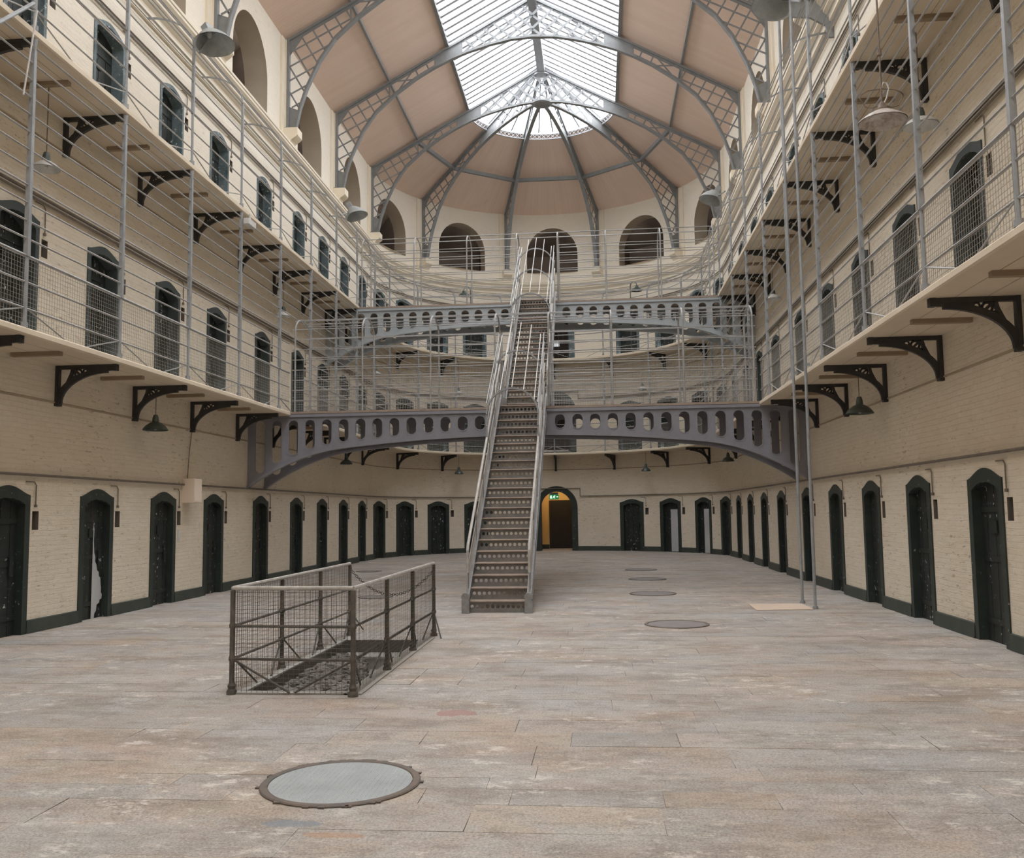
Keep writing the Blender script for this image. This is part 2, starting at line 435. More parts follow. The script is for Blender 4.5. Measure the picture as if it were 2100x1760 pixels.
mesh('mortar_bed',mb,mat_plaster('grey_floor_mortar',(.39,.355,.32),(.29,.26,.23),.9,.3),FL)
# ceiling boards (two slopes and the half cone)
def zr(u): return 14.9+(HW-u)*.5475
mb=MB(); uv=[]
for sg in (-1,1):
    n=8
    for i in range(n):
        y0=YS+(YC-YS)*i/n; y1=YS+(YC-YS)*(i+1)/n
        HE=HW+.25; mb.quad((X0+sg*HE,y0,zr(HE)),(X0+sg*HE,y1,zr(HE)),(X0+sg*2.8,y1,zr(2.8)),(X0+sg*2.8,y0,zr(2.8)))
        uv+=[(y0,0),(y1,0),(y1,4.4),(y0,4.4)]
n=60
for i in range(n):
    a0,a1=PI*i/n,PI*(i+1)/n
    P=lambda u,a:(X0+u*math.cos(a),YC+u*math.sin(a),zr(u))
    mb.quad(P(HE,a0),P(HE,a1),P(2.8,a1),P(2.8,a0)); uv+=[(a0*5,0),(a1*5,0),(a1*5,4.4),(a0*5,4.4)]
mb.uv=uv; struct(mesh('ceiling',mb,BOARD))
# skirting
def strip(mb,s0,s1,prof):   # extrude a (d,z) profile along the wall
    n=max(1,int((s1-s0)/.25)) if not (s1<=0 or s0>=L) else 1
    for i in range(n):
        a=s0+(s1-s0)*i/n; b=s0+(s1-s0)*(i+1)/n
        for (d0,z0),(d1,z1) in zip(prof,prof[1:]): mb.quad(M(a,d0,z0),M(b,d0,z0),M(b,d1,z1),M(a,d1,z1))
    for s in (s0,s1): mb.add([M(s,d,z) for d,z in prof],[tuple(range(len(prof)))])
def skirt(name,s0,s1):
    mb=MB(); cur=s0
    ed=sorted([(s-outw(s),s+outw(s)) for s in DS if s0<s<s1]+([(sA(90)-.92,sA(90)+.92)] if s0<sA(90)<s1 else []))
    for a,b in ed:
        if a-cur>.02: strip(mb,cur,a,[(0,.2),(-.025,.19),(-.035,0)])
        cur=b
    strip(mb,cur,s1,[(0,.2),(-.025,.19),(-.035,0)])
    struct(mesh(name,mb,SKIRT))
skirt('baseboard_left',sL(YS),0); skirt('baseboard_back',0,L); skirt('baseboard_right',L,sR(YS))
# string courses and the cornice
tn=0
def trim(prof,mat):
    global tn
    for (a,b) in ((sL(YS),0),(0,L),(L,sR(YS))):
        tn+=1; mb=MB(); strip(mb,a,b,prof); struct(mesh('trim_%d'%tn,mb,mat))
LEDGE=mat_plaster('painted_shadow_ledge',(.36,.29,.215),(.46,.38,.285))  # the shadow line on the wall is put into the ledge's brown
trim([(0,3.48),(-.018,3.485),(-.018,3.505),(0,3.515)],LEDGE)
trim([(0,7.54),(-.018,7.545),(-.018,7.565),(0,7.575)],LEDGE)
trim([(0,11.16),(-.05,11.17),(-.05,11.26),(-.09,11.28),(-.09,11.33),(-.10,11.37),(-.20,11.46),(-.20,11.50),(-.235,11.52),(-.245,11.58),(-.32,11.66),(-.32,11.72),(-.34,11.73),(-.34,11.79),(0,11.84)],PLAST)
# arched openings of the top storey
wn=0
for o in WINS:
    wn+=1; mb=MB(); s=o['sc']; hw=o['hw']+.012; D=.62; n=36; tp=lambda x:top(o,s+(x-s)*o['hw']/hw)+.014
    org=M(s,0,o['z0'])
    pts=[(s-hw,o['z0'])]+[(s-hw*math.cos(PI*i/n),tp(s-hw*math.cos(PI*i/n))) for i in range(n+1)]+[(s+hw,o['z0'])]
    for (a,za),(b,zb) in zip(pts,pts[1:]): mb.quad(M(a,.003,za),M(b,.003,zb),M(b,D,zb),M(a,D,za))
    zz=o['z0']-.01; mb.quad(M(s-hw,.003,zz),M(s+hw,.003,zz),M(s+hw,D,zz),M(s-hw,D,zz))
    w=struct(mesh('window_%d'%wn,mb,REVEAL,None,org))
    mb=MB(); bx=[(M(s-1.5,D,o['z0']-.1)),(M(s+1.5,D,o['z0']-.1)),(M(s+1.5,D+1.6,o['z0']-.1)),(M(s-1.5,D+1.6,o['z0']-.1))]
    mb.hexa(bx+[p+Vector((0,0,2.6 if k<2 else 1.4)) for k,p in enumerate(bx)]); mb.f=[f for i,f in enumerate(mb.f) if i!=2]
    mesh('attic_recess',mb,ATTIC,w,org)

# ------------------------------------------------------------------ cell doors
dn=0
def zout(u): return 2.04+.135*(.5+.5*math.cos(PI*u))**.75
def make_door(s,zb,lv,extra=None):
    global dn
    dn+=1; ow=outw(s); org=M(s,0,zb); mb=MB(); IN=INS[lv]; zs_,zp_=ZSP[lv]
    surr=(SURR0,SURR1,SURR2)[lv]
    us=sorted(set([-1+2*i/20 for i in range(21)]+[-IN/ow,IN/ow]))
    f=-.02
    zin=lambda x: zs_+(zp_-zs_)*(1-(x/IN)**2)
    for a,b in zip(us,us[1:]):
        xa,xb=a*ow,b*ow; m=abs(xa+xb)/2
        la=lb=0
        if m<IN: la,lb=zin(xa),zin(xb)
        mb.quad(M(s+xa,f,zb+la),M(s+xb,f,zb+lb),M(s+xb,f,zb+zout(b)),M(s+xa,f,zb+zout(a)))
        mb.quad(M(s+xa,f,zb+zout(a)),M(s+xb,f,zb+zout(b)),M(s+xb,.01,zb+zout(b)),M(s+xa,.01,zb+zout(a)))
        if m<IN: mb.quad(M(s+xa,f,zb+la),M(s+xb,f,zb+lb),M(s+xb,.27,zb+lb),M(s+xa,.27,zb+la))
    for x,zz in ((-ow,zout(-1)),(ow,zout(1)),(-IN,zs_),(IN,zs_)):
        d=.27 if abs(x)==IN else .01
        mb.quad(M(s+x,f,zb-.015),M(s+x,d,zb-.015),M(s+x,d,zb+zz),M(s+x,f,zb+zz))
    d=struct(mesh('door_%d'%dn,mb,surr,None,org))
    o,t,out=frame(s); up=Vector((0,0,1))
    P=lambda x,y,z: o+t*x+out*y+up*(zb+z)
    lf=MB(); dy=-.10 if lv==0 else 0
    def bx(x0,x1,y0,y1,z0,z1): y0+=dy; y1+=dy; lf.hexa([P(x0,y0,z0),P(x1,y0,z0),P(x1,y1,z0),P(x0,y1,z0),P(x0,y0,z1),P(x1,y0,z1),P(x1,y1,z1),P(x0,y1,z1)])
    for i in range(4):
        x0=-.46+.23*i; bx(x0+.006,x0+.224,.20,.25,-.012,zp_)
    bx(-.46,.46,.22,.26,-.012,zp_)
    for z in (.22,1.0,1.62): bx(-.40,.40,.188,.205,z,z+.07)
    bx(.20,.29,.165,.205,.86,1.14); bx(-.07,.07,.18,.205,1.36,1.52)
    leaf=mesh('door_leaf',lf,DOOR0,d,org)
    nb=MB(); c=s+ow+.16
    for (q0,q1,q2,q3) in (((c-.08,0,1.52),(c-.08,.14,1.52),(c-.08,.14,1.80),(c-.08,0,1.80)),((c+.08,0,1.52),(c+.08,.14,1.52),(c+.08,.14,1.80),(c+.08,0,1.80)),
        ((c-.08,0,1.52),(c+.08,0,1.52),(c+.08,.14,1.52),(c-.08,.14,1.52)),((c-.08,0,1.80),(c+.08,0,1.80),(c+.08,.14,1.80),(c-.08,.14,1.80)),
        ((c-.08,.14,1.52),(c+.08,.14,1.52),(c+.08,.14,1.80),(c-.08,.14,1.80))):
        nb.quad(*[M(a,b,zb+z) for a,b,z in (q0,q1,q2,q3)])
    mesh('bell_niche',nb,NICHE,d,org)
    if extra=='lit_gap':
        pb=MB(); L0=[(-.115,1.56),(-.10,1.50),(-.105,1.30),(-.09,1.10),(-.06,1.02),(-.065,.95),(-.03,.90),(-.01,.80),(.03,.77),(.04,.70),(.075,.66),(.085,.55),(.10,.50),(.095,.42),(.125,.38),(.115,.31),(.07,.30),(.06,.25),(.0,.22),(-.01,.12),(-.05,.08),(-.06,.0)]
        pb.prism([(x*1.3+.21,z) for x,z in L0]+[(.04,0),(.055,1.56)],.006,lambda x,y,z:P(x,.081+y,z))  # pale patch painted for the bright gap into the lit cell
        o2=mesh('lit_gap_patch',pb,PALE,d,org); o2['label']='pale grey patch standing for the lit door gap'
    if extra=='pale':
        pb=MB(); pb.hexa([P(x,y,z) for z in (.02,1.72) for x,y in ((-.02,.02),(.34,.02),(.34,.085),(-.02,.085))])  # added strip painted as the lit cell wall of an open door
        o2=mesh('lit_cell_strip',pb,PALE,d,org); o2['label']='pale grey strip standing for the lit cell'
    return d
for i,s in enumerate(DS):
    for lv,zb in enumerate((0,Z1,Z2)):
        ex=None
        if lv==0 and i==1: ex='lit_gap'
        if lv==0 and i in (9+5,9+6): ex='pale'
        make_door(s,zb,lv,ex)
# archway surrounds in the middle of the curved wall, one per storey
for lv,(o,zb) in enumerate(zip(ARCH,(0,Z1,Z2))):
    dn+=1; s=o['sc']; org=M(s,0,zb); mb=MB(); n=24; f=-.02
    inn=[(-.66,0)]+[(-.66*math.cos(PI*i/n),1.85+.70*math.sin(PI*i/n)) for i in range(n+1)]+[(.66,0)]
    ou=[(-.92,0)]+[(-.92*math.cos(PI*i/n),1.87+.92*math.sin(PI*i/n)) for i in range(n+1)]+[(.92,0)]
    for i in range(len(inn)-1):
        (a,za),(b,zc),(c,zd),(d,ze)=inn[i],inn[i+1],ou[i+1],ou[i]
        mb.quad(M(s+a,f,zb+za),M(s+b,f,zb+zc),M(s+c,f,zb+zd),M(s+d,f,zb+ze))
        mb.quad(M(s+d,f,zb+ze),M(s+c,f,zb+zd),M(s+c,.02,zb+zd),M(s+d,.02,zb+ze))
        mb.quad(M(s+a,f,zb+za),M(s+b,f,zb+zc),M(s+b,.25,zb+zc),M(s+a,.25,zb+za))
    D=struct(mesh('door_%d'%dn,mb,(SURR0,SURR1,SURR2)[lv],None,org))
    x0,x1=X0-.66,X0+.66; yb=YC+HW
    if lv==0:
        pw=MB(); y0,y1=yb+.02,yb+2.2
        pw.quad((x0-.12,y0,0),(x0-.12,y1,0),(x0-.12,y1,2.9),(x0-.12,y0,2.9)); pw.quad((x1+.12,y0,0),(x1+.12,y1,0),(x1+.12,y1,2.9),(x1+.12,y0,2.9))
        pw.quad((x0-.12,y0,2.9),(x1+.12,y0,2.9),(x1+.12,y1,2.9),(x0-.12,y1,2.9)); pw.quad((x0-.12,y1,0),(x1+.12,y1,0),(x1+.12,y1,2.9),(x0-.12,y1,2.9))
        mesh('passage_lining',pw,YELL,D,org)
        dl=MB(); dl.box((-2.24,y1-.08,.02),(-1.2,y1-.02,2.2))
        for z in (.3,1.1): dl.box((-2.12,y1-.095,z),(-1.32,y1-.08,z+.65))
        mesh('inner_door',dl,mat_door('brown_black_door',(.022,.020,.018),(.03,.026,.022),(.2,.2,.2),.9),D,org)
        sk=MB(); sk.box((x0-.12,y0,0),(x0-.09,y1,.2)); sk.box((x1+.09,y0,0),(x1+.12,y1,.2)); sk.box((x0-.12,y1-.03,0),(-2.26,y1,.2)); mesh('passage_skirting',sk,SKIRT,D,org)
        pp=MB()
        for y in (yb+.75,yb+.95): pp.tube([(x0-.07,y,0.0),(x0-.07,y,2.3)],.035,8)
        mesh('passage_pipe',pp,IRON,D,org)
    else:
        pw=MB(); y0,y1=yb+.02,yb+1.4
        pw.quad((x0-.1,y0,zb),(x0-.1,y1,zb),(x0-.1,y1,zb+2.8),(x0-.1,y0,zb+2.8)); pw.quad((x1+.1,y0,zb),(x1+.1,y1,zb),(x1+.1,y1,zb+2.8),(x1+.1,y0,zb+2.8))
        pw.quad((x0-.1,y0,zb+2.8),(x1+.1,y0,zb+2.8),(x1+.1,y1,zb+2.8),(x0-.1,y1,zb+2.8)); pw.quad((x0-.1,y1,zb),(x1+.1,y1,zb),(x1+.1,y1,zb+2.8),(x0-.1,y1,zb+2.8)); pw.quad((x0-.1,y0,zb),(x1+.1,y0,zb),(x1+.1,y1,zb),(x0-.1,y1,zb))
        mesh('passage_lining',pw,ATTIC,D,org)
        g=MB()
        for i in range(7): g.tube([(x0+.05+i*.203,yb+.25,zb+.02),(x0+.05+i*.203,yb+.25,zb+1.85+.6*math.sqrt(max(0,1-((i-3)/3.4)**2)))],.012,5)
        for z in (.1,1.0,1.85): g.bar((x0+.02,yb+.25,zb+z),(x1-.02,yb+.25,zb+z),.02,.05)
        mesh('iron_gate',g,IRON,D,org)
        if lv==2:
            w=MB(); w.box((-1.92,y1-.05,zb+.95),(-1.62,y1-.03,zb+1.22)); wp=mesh('daylit_window',w,DAYP,D,org)
            w=MB(); w.box((-1.78,y1-.075,zb+.93),(-1.76,y1-.05,zb+1.24)); w.box((-1.94,y1-.075,zb+1.075),(-1.60,y1-.05,zb+1.095)); mesh('window_bar',w,IRON,wp,org) 
        else:
            w=MB(); w.box((x0+.1,yb+.18,zb+.12),(x1-.1,yb+.22,zb+.2)); q=mesh('pale_rail',w,RAILW,D,org); q['label']='pale rail across the gate'

# ------------------------------------------------------------------ galleries
postL=[6.4,8.8,11.2,13.6,16.02,18.42,20.85,23.2,25.55,27.85,30.2,32.4]
postR=[6.05,8.42,10.79,13.2,15.7,18.1,20.5,22.9,25.3,27.75,30.2,32.4]
postA=[157.5,135,112.5,90,67.5,45,22.5]
BR1=(21.55,22.75); BR2=(27.9,29.1)
for (nm,z0,z1,lab) in (('lower',Z1B,Z1,'cream horseshoe gallery walkway one storey above the stone floor'),('upper',Z2B,Z2,'cream horseshoe gallery walkway of the top storey below the cornice')):
    mb=MB(); g=thing('gallery_walkway',lab,'walkway',(X0,YC,z0)); org=(X0,YC,z0)
    pr=[(0,z0),(-OV+.02,z0),(-OV,z0+.02),(-OV,z1-.02),(-OV+.02,z1),(0,z1)]
    for a,b in ((sL(YS),0),(0,L),(L,sR(YS))): strip(mb,a,b,pr)
    mesh('walkway_slab',mb,SLAB,g,org)
    mids=[sL((a+b)/2) for a,b in zip(postL,postL[1:])]+[sR((a+b)/2) for a,b in zip(postR,postR[1:])]
    for s in mids:
        o,t,out=frame(s); bt=MB(); P=lambda d,z:o+out*d+Vector((0,0,z))
        bt.bar(P(-.06,z0-.03),P(-.80,z0-.03),.09,.06); mesh('batten',bt,BATTEN,g,org)
    for dd in (.36,.72):
        jb=MB()
        for a,b in ((sL(YS),-.001),(0,L),(L+.001,sR(YS))):
            n=60 if 0<=a<L-.1 else 1
            for i in range(n):
                s0=a+(b-a)*i/n; s1=a+(b-a)*(i+1)/n
                jb.quad(M(s0,-dd-.005,z0-.002),M(s1,-dd-.005,z0-.002),M(s1,-dd+.005,z0-.002),M(s0,-dd+.005,z0-.002))
        mesh('slab_joint',jb,BATTEN,g,org)
# cast-iron brackets: local x = into the room, z = 0 at the underside of the slab
br=thing('gallery_bracket','x','bracket',(0,0,0),(0,0,0),'cast iron brackets under the galleries')
I=lambda x,y,z:(x,y,z)
mb=MB(); mb.box((0,-.03,-.06),(1.0,.03,0)); mb.box((.93,-.045,-.10),(1.0,.045,0)); mb.prism([(.50,-.06),(.95,-.06),(.95,-.095),(.80,-.10),(.62,-.13),(.53,-.15)],.05,I); mesh('arm',mb,IRON,br)
mb=MB(); mb.box((0,-.04,-.60),(.055,.04,0)); mb.box((0,-.05,-.64),(.075,.05,-.58)); mesh('wall_plate',mb,IRON,br)
mb=MB(); pts=[(.045+.80*(1-math.cos(t*PI/2/14)),-.60+.505*math.sin(t*PI/2/14)) for t in range(15)]
mb.band(pts,[.10-.03*i/14 for i in range(15)],.055,I); mesh('curved_brace',mb,IRON,br)
mb=MB(); mb.torus((.36,0,-.125),.058,.017,(0,1,0),14,5); mb.torus((.475,0,-.10),.035,.014,(0,1,0),12,5); mb.torus((.285,0,-.21),.035,.015,(0,1,0),12,5)
mb.band([(.27,-.06),(.25,-.14),(.20,-.25),(.16,-.33)],.045,.045,I); mb.band([(.30,-.07),(.36,-.13),(.44,-.19)],.03,.04,I); mesh('scrollwork',mb,IRON,br)
first=[True]
def put_bracket(s,z,label):
    o,t,out=frame(s); inw=-out; ang=math.atan2(inw.y,inw.x)
    loc=(o.x+inw.x*.001,o.y+inw.y*.001,z)
    if first[0]: br.location=loc; br.rotation_euler=(0,0,ang); br['label']=label; first[0]=False
    else: dup(br,loc,(0,0,ang),label)
for lv,z in ((0,Z1B),(1,Z2B)):
    g=('lower','upper')[lv]
    for side,ps in (('left',postL),('right',postR)):
        for i,y in enumerate(ps[2:]):
            put_bracket((sL if side=='left' else sR)(y),z,'black iron scroll bracket under the %s gallery, %s wall, %s counting from the camera'%(g,side,ORD[i]))
    for i,a in enumerate(postA):
        put_bracket(sA(a),z,'black iron scroll bracket under the %s gallery, curved end wall, %s from its left end'%(g,ORD[i]))

# railings ------------------------------------------------------------------
H1=[.26,.61,.955]+[1.19+.24*k for k in range(12)]
H2=[.30,.65,1.0,1.30,1.62,1.95,2.28]
def path(s0,s1,d,z):
    n=max(1,int(abs(min(s1,L)-max(s0,0))/.35)) if (s0<L and s1>0) else 1
    return [M(s0+(s1-s0)*i/n,d,z) for i in range(n+1)]
def railing(side,lv,label):
    zb=(Z1,Z2)[lv]; hs=(H1,H2)[lv]
    if side=='left': ss=[sL(y) for y in postL]; s0,s1=sL(6.4),0.0
    elif side=='right': ss=[sR(y) for y in postR]; s0,s1=L,sR(6.05)
    else: ss=[sA(a) for a in postA]; s0,s1=0.0,L
    d=-OV+.05
    gy=(BR1,BR2)[lv]; gap=None
    if side=='left': gap=(sL(gy[0]),sL(gy[1]))
    if side=='right': gap=(sR(gy[1]),sR(gy[0]))
    mid=M((s0+s1)/2,d,zb); T=thing('gallery_railing',label,'railing',mid)
    for s in ss:
        p=MB(); o,t,out=frame(s); up=Vector((0,0,1)); B=o+out*d+up*zb
        if lv==0:
            p.tube([B,B+up*.07],.045,10); p.tube([B,B+up*.95],.026,8)
            p.hexa([B+up*.95+t*a*.032+out*b*.032 for a,b in ((-1,-1),(1,-1),(1,1),(-1,1))]+[B+up*(Z2B-Z1-.16)+t*a*.028+out*b*.028 for a,b in ((-1,-1),(1,-1),(1,1),(-1,1))])
            p.tube([B+up*(Z2B-Z1-.16),B+up*(Z2B-Z1-.01)],[.03,.045],8)
            mesh('post',p,STEEL,T,mid)
        else:
            p.tube([B,B+up*.07],.045,10); p.tube([B,B+up*.98],.024,8)
            p.hexa([B+up*.98+t*a*.028+out*b*.028 for a,b in ((-1,-1),(1,-1),(1,1),(-1,1))]+[B+up*2.3+t*a*.022+out*b*.022 for a,b in ((-1,-1),(1,-1),(1,1),(-1,1))])
            arc=[B+up*2.28]+[B+up*(2.3+.62*math.sin(k*PI/2/8))+out*(1.0*(1-math.cos(k*PI/2/8))*.93) for k in range(1,9)]
            for q0,q1 in zip(arc,arc[1:]): p.bar(q0,q1,.045,.025,out if (q1-q0).normalized().z>.5 else up)
            mesh('post',p,STEEL,T,mid)
        for sg in (-1,1):
            if side=='back': e=M(s+sg*.85,d,zb+.01)
            else: e=B+t*sg*.92+up*.01
            q=MB(); q.tube([B+up*.27,e],.011,5); mesh('brace',q,RAIL,T,mid)
    for k,h in enumerate(hs):
        r=MB(); rad=.024 if k==2 else .0135
        segs=[(s0,s1)]
        if gap and h<2.2: segs=[(s0,gap[0]),(gap[1],s1)]
        for a,b in segs: r.tube(path(a,b,d,zb+h),rad,6)
        mesh('rail',r,RAIL,T,mid)
    if lv==1:
        for k in (2,4,6,8):
            r=MB(); dz=2.3+.62*math.sin(k*PI/2/8); dd=d+.93*(1-math.cos(k*PI/2/8))
            r.tube(path(s0,s1,dd,zb+dz),.0135,6); mesh('rail',r,RAIL,T,mid)
    else:
        w=MB(); step=.06 if side!='back' else .066
        segs=[(s0,gap[0]),(gap[1],s1)] if gap else [(s0,s1)]
        for a,b in segs:
            n=int((b-a)/step)
            for i in range(n+1):
                s=a+(b-a)*i/n; w.tube([M(s,d+.012,zb+.02),M(s,d+.012,zb+.95)],.0028,3,False)
            for j in range(1,16): w.tube(path(a,b,d+.012,zb+.06*j),.0028,3,False)
        mesh('wire_mesh_panel',w,MESHM,T,mid)
for lv,nm in ((0,'lower'),(1,'upper')):
    railing('left',lv,'grey security railing along the %s gallery on the left wall'%nm)
    railing('right',lv,'grey security railing along the %s gallery on the right wall'%nm)
    railing('back',lv,'curved grey security railing along the %s gallery of the round end wall'%nm)

# ------------------------------------------------------------------ footbridges
SX0,SX1=-2.275,-1.205; SXC=(SX0+SX1)/2
def footbridge(zt,yf,yk,label,span,BRID):
    org=(X0,(yf+yk)/2,zt); T=thing('footbridge',label,'bridge',org)
    ex0,ex1=X0-EW,X0+EW
    def zbot(u):
        u=abs(u); z=zt-.68-.0124*u*u
        if u>4.3: z-=.54*((u-4.3)/2.2)**2
        return z
    ztop=zt-.10
    for y in (yf+.03,yk-.03):
        g=MB(); P=lambda x,yy,z,y=y:(X0+x,y+yy,z)
        us=sorted([sg*(.95+.4135*k) for k in range(14) for sg in (-1,1)]+[.535,.12,-.12-.17,-.535-.05][:0])
        cells=[]
        edges=[]
        for u in us: cells.append((u-.20675,u+.20675,u))
        cells=[c for c in cells]
        for (a,b,u) in cells:
            zl=lambda x: zbot(x)+.06
            zc_t=zt-.32; zc_b=zbot(u)+.16+.125
            zc_b=min(zc_b,zc_t)
            cz=(zc_t+zc_b)/2; hole=[]
            R=.118
            for i in range(14): 
                t=PI*i/13; hole.append((u+R*math.cos(t),zc_t+R*math.sin(t)))
            for i in range(14):
                t=PI+PI*i/13; hole.append((u+R*math.cos(t),zc_b+R*math.sin(t)))
            g.cellplate([(a,zl(a)),(b,zl(b)),(b,ztop),(a,ztop)],(u,cz),hole,.03,P)
            ring=[(x,z) for x,z in hole]+[hole[0]]
            if y<(yf+yk)/2: g.band([(u+(x-u)*1.10,cz+(z-cz)*(1+.1*R/max(R,zc_t-cz+R))) for x,z in ring],.022,.05,P)
        a,b=cells[13][1],cells[14][0]
        g.prism([(a,zbot(a)+.06),(b,zbot(b)+.06),(b,ztop),(a,ztop)],.03,P)
        for sg in (-1,1):
            a=cells[-1][1]; b=HW-.003
            pl=[(sg*a,zbot(a)+.06),(sg*b,zbot(b)+.06),(sg*b,ztop),(sg*a,ztop)]; g.prism(pl,.03,P)
        gd=mesh('girder',g,BRID,T,org)
        f=MB(); n=40
        f.band([((-HW+.004)+(2*HW-.008)*i/n,zbot(-HW+2*HW*i/n)+.03) for i in range(n+1)],.06,.13,P)
        f.band([(-HW+.004,ztop+.0),(HW-.004,ztop+.0)],.07,.13,P); mesh('flange',f,BRID,gd,org)
    dk=MB(); dk.box((ex0,yf-.03,zt-.055),(ex1,yk+.03,zt)); mesh('deck',dk,TREAD,T,org)
    for i in range(9):
        dk=MB(); x=-5+i*1.25; dk.box((X0+x-.03,yf+.05,zt-.16),(X0+x+.03,yk-.05,zt-.055)); mesh('cross_beam',dk,BRID,T,org)
    # cage of hoops and rails
    hp=[-7.28,-5.61,-3.94,-2.38,-1.10,.39,2.06,3.66]
    top=span
    for x in hp:
        h=MB(); yc=(yf+yk)/2; b=(yk-yf)/2-.02
        pts=[(x,yc-b,zt),(x,yc-b,zt+top-.36)]+[(x,yc-b*math.cos(PI*i/12),zt+top-.36+.36*math.sin(PI*i/12)) for i in range(1,12)]+[(x,yc+b,zt+top-.36),(x,yc+b,zt)]
        h.tube(pts,.022,8); mesh('hoop_post',h,RAIL,T,org)
    for face,y in (('front',yf+.02),('back',yk-.02)):
        opening=(SX0,SX1)
        for k in range(9):
            z=zt+.27+.25*k; r=MB(); yy=y
            if z>zt+top-.36:
                e=min(1,(z-(zt+top-.36))/.36); b=(yk-yf)/2-.02; yy=(yf+yk)/2+(-1 if face=='front' else 1)*b*math.sqrt(max(0,1-e*e))
            segs=[(ex0+.02,opening[0]-.1),(opening[1]+.1,ex1-.02)] 
            if z>zt+2.05: segs=[(ex0+.02,ex1-.02)]
            for a,b2 in segs: r.tube([(a,yy,z),(b2,yy,z)],.012,6)
            mesh('rail',r,RAIL,T,org)
        if zt>6: continue
        w=MB()
        for a,b2 in ((ex0+.02,opening[0]-.1),(opening[1]+.1,ex1-.02)):
            n=int((b2-a)/.06)
            for i in range(n+1): w.tube([(a+(b2-a)*i/n,y,zt+.02),(a+(b2-a)*i/n,y,zt+.97)],.0027,3,False)
            for j in range(1,16): w.tube([(a,y,zt+.06*j),(b2,y,zt+.06*j)],.0027,3,False)
        mesh('wire_mesh_panel',w,MESHM,T,org)
    r=MB()
    for y in ((yf+yk)/2-.25,(yf+yk)/2+.25): r.tube([(ex0+.02,y,zt+top-.03),(ex1-.02,y,zt+top-.03)],.012,6)
    mesh('top_rail',r,RAIL,T,org)
footbridge(Z1,BR1[0],BR1[1],'lower slate grey iron footbridge pierced by ovals, in front',2.35,BRID)
footbridge(Z2-.06,BR2[0],BR2[1],'upper slate grey iron footbridge, behind and above the other',2.30,BRID2)

